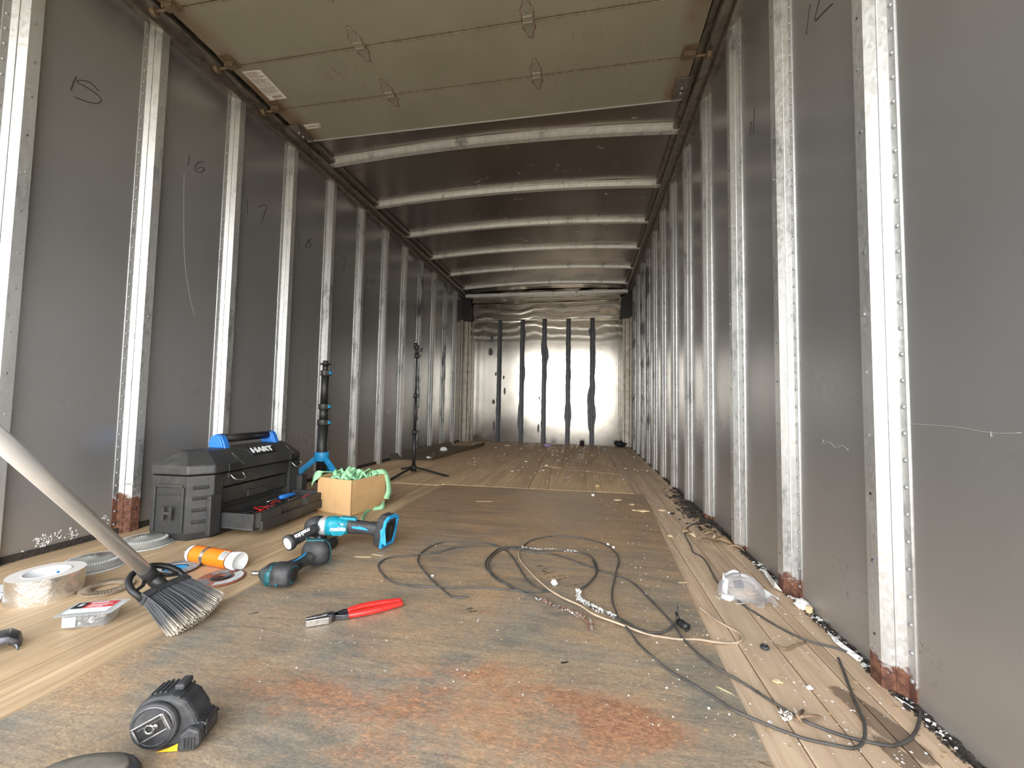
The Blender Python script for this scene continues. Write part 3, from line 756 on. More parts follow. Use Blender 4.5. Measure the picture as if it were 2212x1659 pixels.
# sculpted end panel: recess lips, shield and side louvres
m = MB()
e_ = -hl-.001
m.box((e_, .018, .208), (.012, .12, .012)); m.box((e_, .018, .175), (.006, .10, .006))
for yv in (-.045, .080): m.box((e_, yv, .12), (.012, .012, .17))
sh = [(-.04, .15), (.04, .15), (.04, .075), (0, .045), (-.04, .075)]
m.prism([(a, b) for a, b in sh], -.001, .010, T(e_, .01, 0) @ RY(-pi/2) @ RZ(pi/2) @ T(0, 0, 0))
m.build('end_panel_relief', 'tool_plastic', tb, bevel=.003)
m = MB()
for zv in (.07, .115, .16, .2):                                      # louvres on the chamfered corner
    m.box((0, 0, 0), (.05, .008, .014), T(-hl+.03, -hd+.03, zv) @ RZ(rad(-45)) @ RX(rad(28)))
m.build('corner_louvre', 'tool_plastic', tb, bevel=.002)['kind'] = 'stuff'
text('H', 'emblem', 'tool_plastic', tb, .07, T(e_-.012, .01, .105) @ RZ(-pi/2) @ RX(pi/2), .002, bold=.002)
# lid
m = MB()
lo = [(x, y, .249) for x, y in oct_(hl+.004, hd+.004, .062, .02)]
mi_ = [(x, y, .283) for x, y in oct_(hl+.002, hd+.002, .062, .02)]
tp = [(x, y, .335) for x, y in oct_(hl-.045, hd-.07, .045, .02)]
m.loft([lo, mi_, tp], None, False)
lid = m.build('lid', 'tool_plastic', tb, bevel=.006)
m = MB(); m.box((0, 0, 0), (.15, .05, .006), T(.03, -hd+.036, .3125) @ RX(rad(-53+90)))
bd = m.build('badge', 'black', lid, bevel=.002)
text('HART', 'lettering', 'white', lid, .043, T(.03, -hd+.0335, .3155) @ RX(rad(37)), .0012, shear=.15, bold=.0016, sx=1.15)
# ribs on the lid above each latch
m = MB()
for xv in (-.165, .165):
    m.box((0, 0, 0), (.022, .012, .075), T(xv+.045, -hd+.018, .292) @ RX(rad(-50)))
m.build('lid_rib', 'tool_plastic', lid, bevel=.003)['kind'] = 'stuff'
for xv in (-.165, .2):
    m = MB(); m.box((0, -.006, 0), (.07, .014, .022)); m.box((0, -.004, .03), (.06, .008, .03))
    la = m.build('latch', 'black', tb, bevel=.002, loc=(xv, -hd-.004, .235))
    w = MB(); w.tube(smooth_path([(-.03, -.014, .004), (-.027, -.03, -.012), (-.012, -.036, -.02), (.012, -.036, -.02), (.027, -.03, -.012), (.03, -.014, .004)]), .0028, 6)
    w.build('wire_bail', 'steel', la)
# handle: black grip between two blue brackets
for s in (-1, 1):
    m = MB()
    pr = [(-.045, 0), (.03, 0), (.042, .02), (.03, .05), (.005, .062), (-.02, .055), (-.035, .03)]
    m.prism(pr, -.013, .013, T(.03+s*.148, 0, .332) @ RZ(pi/2) @ RX(pi/2))
    m.prism([(a*.8, b*.9+.004) for a, b in pr], -.019, .019, T(.03+s*.148, 0, .332) @ RZ(pi/2) @ RX(pi/2))
    m.build('handle_bracket', 'blue', tb, bevel=.003)
m = MB(); m.cyl((-.102, 0, .372), (.162, 0, .372), .018, n=20); m.cyl((-.112, 0, .372), (-.102, 0, .372), .022, n=20); m.cyl((.162, 0, .372), (.172, 0, .372), .022, n=20)
m.build('handle_grip', 'black', tb)
# closed upper drawer front
m = MB(); m.box((0, -hd+.038, .148), (L-.25, .03, .062)); m.box((0, -hd+.02, .133), (.12, .012, .03)); m.build('drawer_front', 'tool_plastic', tb, bevel=.004)
# open drawer
dr_w, dr_d, dr_z0, dr_z1, dy = L-.16, .20, .035, .095, -hd-.160
m = MB(); t_ = .006
m.box((0, dy+dr_d/2, dr_z0+t_/2), (dr_w, dr_d, t_))
for s in (-1, 1): m.box((s*(dr_w/2-t_), dy+dr_d/2, (dr_z0+dr_z1)/2), (t_*2, dr_d, dr_z1-dr_z0))
fp = [(-dr_w/2-.0, .012), (-dr_w/2+.03, -.008), (-.09, -.012), (-.07, .002), (.07, .002), (.09, -.012), (dr_w/2-.03, -.008), (dr_w/2, .012)]
m.prism(fp, dr_z0, dr_z1, T(0, dy, 0)); m.box((0, dy+dr_d-.004, (dr_z0+dr_z1)/2), (dr_w, t_, .05))
m.prism([(-.2, -.016), (.2, -.016), (.2, .0), (-.2, 0)], dr_z0-.012, dr_z0+.026, T(0, dy, 0))
m.build('open_drawer', 'tool_plastic', tb, bevel=.0025)
m = MB(); m.box((-dr_w/2-.03, -hd-.012, .095), (.05, .02, .15)); m.build('end_flap', 'tool_plastic', tb, bevel=.004)
m = MB(); m.box((dr_w/2+.03, -hd-.012, .12), (.045, .03, .09)); m.build('end_flap', 'tool_plastic', tb, bevel=.004)

def in_tb(x, y, z): return tb.matrix_basis @ Vector((x, y, z)) if False else Matrix.Translation(tb.location) @ RZ(tb.rotation_euler.z) @ Vector((x, y, z))
def tbthing(name, label, cat, x, y, z, rz, group=None):
    return thing(name, label, cat, in_tb(x, y, z), tb.rotation_euler.z+rz, group)
# loose hand tools lying in the drawer
t = tbthing('screwdriver', 'black-handled screwdriver lying lengthwise in the open drawer', 'screwdriver', .02, dy+.07, .078, rad(4))
m = MB(); m.lathe([(.001, -.075), (.011, -.07), (.012, -.03), (.009, -.01), (.011, .02), (.008, .03)], 12, RY(pi/2)); m.build('handle', 'black', t)
m = MB(); m.cyl((.03, 0, 0), (.13, 0, 0), .0033); m.build('shaft', 'steel', t)
t = tbthing('screwdriver', 'blue-handled screwdriver at the far end of the open drawer', 'screwdriver', .12, dy+.12, .088, rad(-6))
m = MB(); m.lathe([(.001, -.05), (.010, -.045), (.011, -.01), (.008, .04), (.006, .045)], 12, RY(pi/2)); m.build('handle', 'blue', t)
m = MB(); m.cyl((-.12, 0, -.004), (-.05, 0, 0), .003); m.build('shaft', 'steel', t)
t = tbthing('screwdriver', 'red-handled driver tucked in the far corner of the open drawer', 'screwdriver', .18, dy+.06, .072, rad(10))
m = MB(); m.lathe([(.001, -.045), (.009, -.04), (.010, 0), (.007, .03)], 12, RY(pi/2)); m.build('handle', 'red', t)
t = tbthing('adjustable_wrench', 'dark adjustable wrench lying in the open drawer', 'wrench', -.05, dy+.06, .068, rad(6))
m = MB(); m.prism([(-.09, -.007), (.05, -.009), (.065, -.022), (.09, -.018), (.075, -.004), (.075, .004), (.09, .018), (.06, .022), (.05, .009), (-.09, .007), (-.1, 0)], -.004, .004)
m.build('wrench_body', 'dsteel', t, bevel=.001)
Rt = random.Random(5)
for i in range(5):
    t = tbthing('socket', 'small chrome socket among the hand tools in the open drawer', 'socket', -.02+.035*i, dy+.10+.02*Rt.random(), .060, 0, 'sockets in the drawer')
    m = MB(); m.lathe([(.006, -.012), (.010, -.012), (.010, .012), (.007, .012), (.006, -.01)], 12, RZ(Rt.random()*3) @ RX(pi/2-.3)); m.build('socket_body', 'alu', t)
m = MB()
for k in range(4):
    pts = [in_tb(-.16+.13*Rt.random()+.02*j, dy+.03+.11*Rt.random(), .052+.035*Rt.random()) for j in range(6)]
    m.tube(smooth_path(pts), .0016, 6)
tag(m.build('red_wire', 'red'), 'loops of thin red wire in the near end of the open drawer', 'wire')
m = MB()
for k in range(4):
    pts = [in_tb(-.19+.2*Rt.random()+.02*j, dy+.03+.12*Rt.random(), .05+.03*Rt.random()) for j in range(6)]
    m.tube(smooth_path(pts), .003, 6)
tag(m.build('black_wire', 'black'), 'tangled black leads lying in the open drawer', 'wire')
for i, (x, y, rz, lb) in enumerate([(-.13, .05, .2, 'black-gripped pliers at the near end of the open drawer'), (-.04, .125, -.1, 'second black-gripped pliers deeper in the open drawer')]):
    t = tbthing('small_pliers', lb, 'pliers', x, dy+y, .062, rz)
    for s in (-1, 1):
        m = MB(); m.tube(smooth_path([(.03, s*.003, 0), (0, s*.012, 0), (-.05, s*.016, 0), (-.08, s*.010, 0)]), .006, 8); m.build('grip', 'rubber', t)
    m = MB(); m.prism([(.02, -.010), (.045, -.010), (.085, -.003), (.085, .003), (.045, .010), (.02, .010)], -.005, .005); m.build('jaw', 'steel', t, bevel=.001)

# ------------------------------------------------------------------ cardboard box with green tape
cbp = at(757, 1117); cbr = at(813, 1091)
ang = rad(76)
cb = thing('cardboard_box', 'open tan cardboard box overflowing with green tape scraps', 'box', (cbp.x, cbp.y, 0), ang)
M['card'] = None
def card_mat():
    n = NT('corrugated_cardboard'); f = n.noise(8, 5); g = n.noise(160, 3, .6, n.mapping((1, 1, .05)))
    c = n.mix(n.rampf(f, .3, .7), srgb(206, 170, 122), srgb(190, 152, 106)); c = n.mix(n.rampf(g, .4, .6, 0, .12), c, srgb(174, 136, 92))
    return n.fin(c, .75, 0, n.bump(g, .15, .001))
M['card'] = card_mat()
bw, bl, bh, ct = .235, .225, .168, .004      # along local x, depth along local y (to the left), height
m = MB()
def wavy(p0, p1, h, t_, amp=.004, side=1, dip=0):
    """upright cardboard wall from p0 to p1 with a roughly torn rim"""
    p0 = Vector(p0); p1 = Vector(p1); n_ = 26; d = (p1-p0); nrm = Vector((-d.y, d.x, 0)).normalized()*t_
    vs = []
    for i in range(n_+1):
        u = i/n_; q = p0+d*u; z = h+amp*mnoise.noise((u*9+p0.x*7, p0.y*9, 1))+amp*.5*(i % 2)-dip*u
        vs += [(q.x, q.y, 0), (q.x, q.y, z), (q.x+nrm.x, q.y+nrm.y, z), (q.x+nrm.x, q.y+nrm.y, 0)]
    fs = []
    for i in range(n_):
        a = i*4; b = a+4
        fs += [(a, a+1, b+1, b), (a+1, a+2, b+2, b+1), (a+2, a+3, b+3, b+2)]
    fs += [(0, 3, 2, 1), tuple(4*n_+k for k in (0, 1, 2, 3))]
    m.add(vs, fs)
wavy((0, 0, 0), (bw, 0, 0), bh, ct); wavy((bw, 0, 0), (bw, bl, 0), bh+.003, ct); wavy((bw, bl, 0), (0, bl, 0), bh+.006, ct); wavy((0, bl, 0), (0, 0, 0), bh, ct)
m.box((bw/2, bl/2, .003), (bw, bl, .005))
m.build('box_walls', 'card', cb)
m = MB(); m.box((0, 0, 0), (.012, bl*.9, .05), T(bw-.02, bl*.5, bh-.02) @ RY(-.35)); m.build('inner_flap', 'card', cb)
def ribbon(name, pts, w, mt, label, cat, parent=None, tw=0.0, seed=1, group=None):
    pts = smooth_path(pts, 6); m = MB(); vs = []; n_ = len(pts)
    for i, p in enumerate(pts):
        t = (pts[min(i+1, n_-1)]-pts[max(i-1, 0)]).normalized(); a = t.cross(Vector((sin(tw*i+seed), cos(tw*i+seed), .6))).normalized()*w/2
        q = Vector((mnoise.noise(p*14+Vector((seed, 0, 0))), mnoise.noise(p*14+Vector((0, seed, 0))), 0))*.006
        vs += [p-a+q, p+q*1.6, p+a+q]
    m.add(vs, [f for i in range(n_-1) for f in ((3*i, 3*i+1, 3*i+4, 3*i+3), (3*i+1, 3*i+2, 3*i+5, 3*i+4))], None, True)
    o = m.build(name, mt, parent, solid=.0008)
    return tag(o, label, cat, group)
Rg = random.Random(21)
def inb(x, y, z): return Matrix.Translation(cb.location) @ RZ(ang) @ Vector((x, y, z))
m = MB()
for k in range(46):                                                  # crumpled heap in the box mouth
    c = Vector((Rg.uniform(.05, .19), Rg.uniform(.045, .18), Rg.uniform(.13, .185))); n_ = 11
    a0 = Rg.uniform(0, 6.3); pts = []
    for j in range(7):
        a = a0+j*.5; rr = .03+.02*Rg.random()
        pts.append(c+Vector((rr*cos(a), rr*sin(a), .02*sin(j*1.7+a0))))
    pts = smooth_path(pts, 3); vs = []
    up = Vector((Rg.uniform(-1, 1), Rg.uniform(-1, 1), .8)).normalized()*.017
    for p in pts: q = inb(*(p-up*.6)); r_ = inb(*(p+up*.6)); vs += [q, r_]
    m.add(vs, [(2*i, 2*i+1, 2*i+3, 2*i+2) for i in range(len(pts)-1)], None, True)
tag(m.build('tape_wad', 'green', solid=.0008), 'crumpled wad of pale green tape filling the cardboard box', 'tape')
ribbon('green_tape', [inb(.17, .03, bh+.006), inb(.225, .004, bh+.012), inb(.243, -.010, .13), inb(.245, -.016, .08), inb(.235, -.010, .04)], .028, 'green', 'green tape strip hanging down the right side of the cardboard box', 'tape', tw=.01, seed=2)
ribbon('green_tape', [inb(.04, bl-.05, bh+.02), inb(-.002, bl-.02, bh+.022), inb(-.016, bl+.008, bh-.005), inb(-.018, bl+.02, bh-.04)], .034, 'green', 'green tape strip folded over the left rim of the cardboard box', 'tape', tw=.03, seed=.5)
ribbon('green_tape', [inb(.215, -.010, .03), inb(.18, -.03, .012), at(800, 1100, .006), at(790, 1112, .006), at(783, 1124, .006)], .024, 'green', 'green tape strip trailing onto the floor behind the angle grinder', 'tape', tw=0, seed=1.57)

# ------------------------------------------------------------------ stands
def leg_bar(m, p0, p1, w, h):
    p0 = Vector(p0); p1 = Vector(p1); q = (p1-p0).to_track_quat('Z', 'Y').to_matrix().to_4x4(); q.translation = p0
    m.box((0, 0, (p1-p0).length/2), (w, h, (p1-p0).length), q)
# black light stand
c = at(893, 1020, .010)
st = thing('light_stand', 'slim black telescopic light stand with low tripod feet on the plywood', 'light stand', (c.x, c.y, .0046), 0)
top = aty(896, 735, c.y).z-.005
sec = [(0.02, .010, 'lower_tube'), (.30, .0085, 'middle_tube'), (.60, .007, 'upper_tube')]
z1, z2, z3 = aty(893, 932, c.y).z-.005, aty(896, 853, c.y).z-.005, aty(898, 765, c.y).z-.005
for (a, b, r_, nm) in ((.03, z1, .0135, 'lower_tube'), (z1, z2, .0105, 'middle_tube'), (z2, z3, .008, 'upper_tube')):
    m = MB(); m.cyl((0, 0, a), (0, 0, b), r_, n=14); m.build(nm, 'black', st)
for zc, r_ in ((z1, .019), (z2, .016), (z3-.01, .018)):
    m = MB(); m.cyl((0, 0, zc-.022), (0, 0, zc+.012), r_, n=14); m.box((.02, 0, zc-.004), (.022, .014, .022)); m.build('collar', 'black', st)
m = MB(); m.cyl((0, 0, z3), (0, 0, z3+.05), .013, n=14); m.cyl((0, 0, z3+.03), (0, -.005, top-.04), .017, n=14); m.box((.026, 0, z3+.035), (.03, .018, .03)); m.cyl((-.01, 0, top-.06), (-.014, 0, top-.02), .02, .012, n=12)
m.build('ball_head', 'black', st)
m = MB(); m.cyl((-.014, 0, top-.025), (-.014, 0, top), .006, n=10); m.build('mount_screw', 'steel', st)
m = MB(); m.cyl((0, 0, .015), (0, 0, .06), .024, .019, n=16); m.build('hub', 'black', st)
for q in ((838, 1036), (968, 1026), (864, 1009)):
    f = at(*q, .02); d = Vector((f.x-c.x, f.y-c.y, 0)); m = MB()
    if q[0] == 864: d = d.normalized()*.2
    leg_bar(m, d.normalized()*.02+Vector((0, 0, .045)), d+Vector((0, 0, .006)), .016, .012); lg = m.build('leg', 'black', st, bevel=.002)
    m = MB(); m.sphere(d+Vector((0, 0, .008)), .0085, 6); m.build('foot', 'rubber', lg)
# blue-legged stand behind the box
yb_ = 2.28
c = aty(694, 1010, yb_); 
bs = thing('work_light_stand', 'thick black telescopic stand with blue hub and blue legs beside the wall', 'stand', (c.x, yb_, 0), 0)
Zb = lambda py: aty(697, py, yb_).z
segs = [(.05, Zb(912), .0295, 'lower_tube'), (Zb(912), Zb(878), .0255, 'middle_tube'), (Zb(878), Zb(806), .022, 'upper_tube'), (Zb(806), Zb(787), .017, 'top_tube')]
dx = aty(703, 800, yb_).x-c.x
def bx_(z): return dx*(z/Zb(800))
for a, b, r_, nm in segs:
    m = MB(); m.cyl((bx_(a), 0, a), (bx_(b), 0, b), r_, n=20); m.build(nm, 'black', bs)
for py, r_ in ((912, .034), (878, .030), (806, .027)):
    z = Zb(py); m = MB(); m.cyl((bx_(z), 0, z-.018), (bx_(z), 0, z+.016), r_, n=20); k_ = m.build('collar', 'black', bs, bevel=.002)
    m = MB(); m.box((bx_(z)+r_+.006, -.012, z), (.02, .024, .03)); cl = m.build('clamp_lever', 'black', k_, bevel=.002)
    m = MB(); m.box((bx_(z)+r_+.018, -.012, z+.001), (.006, .018, .02)); m.build('clamp_button', 'cyan', k_)
m = MB(); z = Zb(787); m.cyl((dx, 0, z-.004), (dx, 0, z+.006), .030, n=20); m.cyl((dx, 0, z), (dx, 0, z+.022), .016, n=16); m.build('top_plate', 'black', bs)
hz = Zb(986)
m = MB(); m.cyl((bx_(hz), 0, hz-.026), (bx_(hz), 0, hz+.028), .042, n=20); m.build('hub', 'cyan', bs, bevel=.002)
for an in (-160, -14, 95):
    d = Vector((cos(rad(an)), sin(rad(an)), 0)); 
    
    m = MB(); p0 = Vector((bx_(hz), 0, hz-.015))+d*.035; Lg = .24 if an != 95 else .12
    p1 = Vector((bx_(hz), 0, 0))+d*Lg; p1.z = .006 if an != 95 else .05
    q = (p1-p0).to_track_quat('Z', 'Y').to_matrix().to_4x4(); q.translation = p0; ln_ = (p1-p0).length
    m.box((0, 0, ln_/2), (.016, .034, ln_), q); 
    for k in range(5): m.box((0, 0, ln_*(.12+.18*k)), (.024, .022, ln_*.10), q)
    m.build('leg', 'cyan', bs, bevel=.003)

# ------------------------------------------------------------------ angle grinder
g0 = at(690, 1143, .07); g1 = at(846, 1152, .055)
ga = heading(g0, g1)
gr = thing('angle_grinder', 'teal and black cordless angle grinder with side handle, battery removed', 'angle grinder', (g0.x, g0.y, FZ), ga)
gl = (Vector((g1.x, g1.y))-Vector((g0.x, g0.y))).length; k_ = gl/.30
# local x runs from the head (0) to the battery foot (gl); slight sag
def gx(v): return v*k_
def ring_x(x, w, h, zc, yc=0, n=20, p=2.6):
    o = []
    for i in range(n):
        a = 2*pi*i/n; ca, sa = cos(a), sin(a)
        o.append((x, yc+w/2*abs(ca)**(2/p)*(1 if ca >= 0 else -1), zc+h/2*abs(sa)**(2/p)*(1 if sa >= 0 else -1)))
    return o
m = MB(); m.loft([ring_x(gx(-.005), .050, .048, .078), ring_x(gx(.012), .062, .062, .078), ring_x(gx(.03), .064, .066, .078), ring_x(gx(.034), .06, .062, .078)]); m.build('gear_case', 'alu', gr)
m = MB(); m.loft([ring_x(gx(-.058), .014, .014, .074), ring_x(gx(-.053), .044, .046, .074), ring_x(gx(-.038), .064, .066, .075), ring_x(gx(-.014), .070, .074, .076), ring_x(gx(.004), .066, .070, .077)]); m.build('head_cover', 'rubber', gr)
m = MB(); m.loft([ring_x(gx(.034), .062, .066, .078), ring_x(gx(.06), .066, .070, .078), ring_x(gx(.085), .060, .062, .078), ring_x(gx(.12), .054, .054, .076), ring_x(gx(.125), .046, .046, .076)]); bd = m.build('motor_housing', 'teal', gr)
m = MB(); m.loft([ring_x(gx(.10), .050, .050, .078), ring_x(gx(.135), .052, .050, .076), ring_x(gx(.17), .046, .046, .073), ring_x(gx(.21), .045, .045, .069), ring_x(gx(.245), .052, .052, .065), ring_x(gx(.262), .062, .075, .062)]); m.build('grip', 'rubber', gr)
m = MB(); m.prism([(gx(.075), .104), (gx(.13), .100), (gx(.155), .098), (gx(.15), .108), (gx(.09), .112)], -.012, .012, RX(pi/2)); m.build('slide_switch', 'teal', gr, bevel=.002)
m = MB(); m.prism([(gx(.06), .062), (gx(.06), .092), (gx(.085), .100), (gx(.092), .09), (gx(.118), .09), (gx(.118), .062), (gx(.105), .052), (gx(.07), .052)], .0, .0015, T(0, -.0325, 0) @ RX(pi/2)); m.build('side_decal', 'teal', gr)
text('makita', 'lettering', 'white', gr, .021, T(gx(.088), -.0345, .076) @ RX(pi/2), .0006, shear=.3, bold=.0006)
text('BL', 'lettering', 'white', gr, .008, T(gx(.106), -.0345, .092) @ RX(pi/2), .0005, shear=.3, bold=.0004)
m = MB(); m.prism([(gx(.14), .088), (gx(.165), .085), (gx(.17), .088), (gx(.20), .080), (gx(.212), .070), (gx(.20), .073), (gx(.165), .077), (gx(.145), .080)], 0, .002, T(0, -.0235, -.004) @ RX(pi/2)); m.build('grip_accent', 'cyan', gr)
# battery foot: a shield-shaped plate canted to the body, open at the end
Fm = T(gx(.285), 0, .060) @ RZ(rad(-22)) @ RY(rad(12))
out = [(-.036, -.052), (.036, -.052), (.040, -.02), (.038, .045), (.022, .058), (-.022, .058), (-.038, .045), (-.040, -.02)]
def yz(poly, s=1.0): return [(b_*s, a*s) for a, b_ in poly]
FM = Fm @ RY(pi/2) @ RX(0)
m = MB(); m.prism([(-b_, a) for a, b_ in out], -.030, .004, FM, top=[(-b_*1.02, a*1.02) for a, b_ in out])
m.build('battery_foot', 'rubber', gr, bevel=.003)
# teal rim ring at the opening
m = MB(); n_ = len(out); vs = []
for s_, z in ((1.04, .0), (1.04, .010), (.86, .010), (.86, .0)): vs += [(-b_*s_, a*s_, z) for a, b_ in out]
fs = [(k2*n_+i, k2*n_+(i+1) % n_, ((k2+1) % 4)*n_+(i+1) % n_, ((k2+1) % 4)*n_+i) for k2 in range(4) for i in range(n_)]
m.add(vs, fs, FM); m.build('foot_rim', 'cyan', gr)
m = MB(); m.box((0, 0, .004), (.07, .05, .006), FM); m.box((.0, 0, .010), (.05, .010, .012), FM); m.box((-.02, .012, .010), (.02, .004, .012), FM); m.build('terminal_block', 'black', gr)
m = MB(); m.prism([(gx(.262), .075), (gx(.282), .095), (gx(.289), .022), (gx(.27), .030)], 0, .003, T(0, -.0375, -.004) @ RX(pi/2)); m.build('foot_panel', 'cyan', gr)
# side handle pointing to the camera's left
hp = Vector((0, -.03, .078)); hel = Vector((-.055, -.122, .054))
hd_ = (hel-hp); he2 = hel
m = MB()
q = hd_.to_track_quat('Z', 'Y').to_matrix().to_4x4(); q.translation = hp; hL = (he2-hp).length
m.lathe([(.001, 0), (.016, .0), (.018, .012), (.0165, .03), (.0195, .06), (.020, hL-.035), (.0195, hL-.022), (.026, hL-.014), (.0275, hL-.006), (.0265, hL), (.0205, hL+.001)], 24, q)
sh_ = m.build('side_handle', 'rubber', gr)
m = MB(); m.lathe([(.0205, hL+.0012), (.019, hL-.006), (.014, hL-.022), (.0005, hL-.026)], 24, q); m.build('handle_core', 'white', sh_)
up = (q.to_3x3().inverted() @ Vector((0, 0, 1))); aa = math.atan2(up.y, up.x)
# lettering on the handle reads upside down in the photo
text('makita', 'lettering', 'white', sh_, .022, q @ RZ(aa-.75) @ T(.0207, 0, hL*.55) @ RY(pi/2) @ RZ(pi) , .0006, shear=.3, bold=.0006)
# guard and locking flange under the head
m = MB(); m.lathe([(.024, .034), (.060, .034), (.0625, .030), (.0625, .008), (.060, .008), (.060, .031), (.024, .031)], 36, T(gx(.004), .0, 0), a0=rad(-100), a1=rad(100)); m.build('wheel_guard', 'dsteel', gr)
m = MB(); m.cyl((gx(.0), 0, .0), (gx(.0), 0, .05), .016, n=20); m.cyl((gx(.0), 0, .002), (gx(.0), 0, .012), .021, n=20); m.build('spindle_nut', 'dsteel', gr)

# ------------------------------------------------------------------ impact driver
d0 = at(560, 1240, .035); d1 = at(622, 1240, .038); hb = at(682, 1203, .035)
xa = at(543, 1240, .038); xb = at(634, 1243, .038); da = heading(xa, xb)
dv = thing('impact_driver', 'scuffed teal and black cordless impact driver lying on its side, battery removed', 'impact driver', (xa.x, xa.y, FZ), da)
dl = (Vector((xb.x, xb.y))-Vector((xa.x, xa.y))).length; s_ = dl
Z0 = .036
m = MB(); m.lathe([(.001, .0), (.006, .001), (.0065, .012), (.0055, .014), (.0075, .02), (.008, .03)], 12, T(0, 0, Z0) @ RY(pi/2)); m.build('bit_chuck', 'steel', dv)
m = MB(); m.loft([ring_x(.026, .018, .018, Z0), ring_x(.036, .036, .036, Z0), ring_x(.048, .052, .05, Z0)]); m.build('nose_cone', 'rubber', dv)
m = MB(); m.loft([ring_x(.044, .048, .047, Z0), ring_x(.052, .059, .057, Z0), ring_x(s_*.62, .064, .062, Z0), ring_x(s_*.66, .063, .062, Z0)]); m.build('hammer_case', 'teal2', dv)
m = MB(); m.loft([ring_x(.050, .058, .056, Z0), ring_x(.056, .061, .059, Z0), ring_x(.066, .062, .060, Z0), ring_x(.068, .060, .058, Z0)]); m.build('bumper_ring', 'rubber', dv)
m = MB(); m.loft([ring_x(s_*.60, .066, .064, Z0), ring_x(s_*.72, .068, .065, Z0), ring_x(s_*.93, .066, .063, Z0), ring_x(s_*.98, .060, .056, Z0), ring_x(s_, .052, .050, Z0)]); mt_ = m.build('motor_cap', 'rubber', dv)
m = MB(); n_ = 22
for i in range(n_):
    a = 2*pi*i/n_
    if abs(sin(a)) > .93: continue
    m.box((0, 0, 0), (.0015, .0018, .006), T(s_+.0006, 0, Z0) @ RX(a) @ T(0, 0, .0215))
m.build('cooling_vents', 'teal2', mt_)['kind'] = 'stuff'
m = MB(); m.prism(rrect(.026, .036, .006), 0, .002, T(s_+.0005, 0, Z0) @ RY(pi/2) @ RZ(pi/2)); m.build('rear_plate', 'black', mt_)
def patch(m, x0, x1, w, h, a0, a1, e_=.0008, n=8):
    vs = []
    for x in (x0, x1):
        for i in range(n+1):
            a = a0+(a1-a0)*i/n; ca, sa = cos(a), sin(a); vs.append((x, (w/2+e_)*abs(ca)**(2/2.6)*(1 if ca >= 0 else -1), Z0+(h/2+e_)*abs(sa)**(2/2.6)*(1 if sa >= 0 else -1)))
    m.add(vs, [(i, i+1, n+2+i, n+1+i) for i in range(n)], None, True)
m = MB()
patch(m, s_*.47, s_*.60, .0635, .0615, rad(150), rad(200)); patch(m, s_*.54, s_*.60, .0635, .0615, rad(100), rad(330)); patch(m, s_*.44, s_*.52, .063, .061, rad(196), rad(230)); patch(m, s_*.70, s_*.78, .0675, .0645, rad(200), rad(222))
m.build('accent', 'teal2', dv, solid=.0006)
# handle towards the battery foot, in the local frame
hl_ = RZ(-da) @ Vector((hb.x-xa.x, hb.y-xa.y, 0)); hs = Vector((s_*.62, .02, Z0)); hv = Vector((hl_.x, hl_.y, 0))-Vector((hs.x, hs.y, 0)); hv_n = hv.normalized(); hln = hv.length
Q = Matrix.Translation(hs) @ RZ(math.atan2(hv.y, hv.x))
def qring(x, w, h, dz=0): return [tuple(Q @ Vector(p)) for p in ring_x(x, w, h, dz)]
m = MB(); m.loft([qring(-.01, .05, .040), qring(.03, .044, .036), qring(.055, .036, .034), qring(hln*.55, .034, .034), qring(hln*.78, .040, .036), qring(hln*.88, .056, .05)]); m.build('grip', 'rubber', dv)
m = MB(); m.prism([(.03, -.008), (.06, -.004), (.09, .006), (hln*.8, .012), (hln*.74, .004), (.08, -.006), (.05, -.012)], .0162, .0182, Q); m.build('grip_accent', 'cyan', dv)
m = MB(); m.prism([(.018, -.034), (.045, -.030), (.055, -.022), (.05, -.016), (.02, -.018)], -.007, .007, Q); m.build('trigger', 'black', dv, bevel=.002)
m = MB(); m.loft([qring(hln*.80, .05, .046, .001), qring(hln*.88, .086, .070, .008), qring(hln*.97, .098, .080, .009), qring(hln*1.06, .10, .082, .010)]); ft = m.build('battery_foot', 'rubber', dv)
m = MB(); m.loft([qring(hln*1.055, .102, .083, .010), qring(hln*1.09, .101, .083, .010)], caps=True); m.build('foot_rim', 'teal2', ft)
m = MB(); m.prism([(hln*.86, .02), (hln*1.0, .044), (hln*1.05, .044), (hln*1.05, -.03), (hln*1.0, -.03), (hln*.94, .0)], .046, .0515, Q); m.build('foot_cover', 'teal2', ft, bevel=.002)

# ------------------------------------------------------------------ red-handled lineman pliers
p0 = at(660, 1347, .01); p1 = at(869, 1303, .01); pa = heading(p0, p1); pL = (p1-p0).length
pr_ = thing('pliers', 'steel lineman pliers with bright red dipped handles', 'pliers', (p0.x, p0.y, FZ), pa); kk = pL/.24
def sc_(l): return [(x*kk, y*kk) for x, y in l]
m = MB(); m.prism(sc_([(0, -.012), (.028, -.015), (.052, -.018), (.060, -.012), (.066, -.002), (.0, -.0006)]), .001, .016); m.build('lower_jaw', 'steel', pr_, bevel=.0012)
m = MB(); m.prism(sc_([(0, .0006), (.018, .0006), (.024, -.0005), (.034, -.0005), (.04, .0006), (.066, .0006), (.062, .012), (.050, .016), (.028, .014), (0, .009)]), .001, .016); m.build('upper_jaw', 'steel', pr_, bevel=.0012)
m = MB(); m.cyl((.058*kk, 0, 0), (.058*kk, 0, .0175), .009, n=20); m.build('pivot', 'dsteel', pr_)
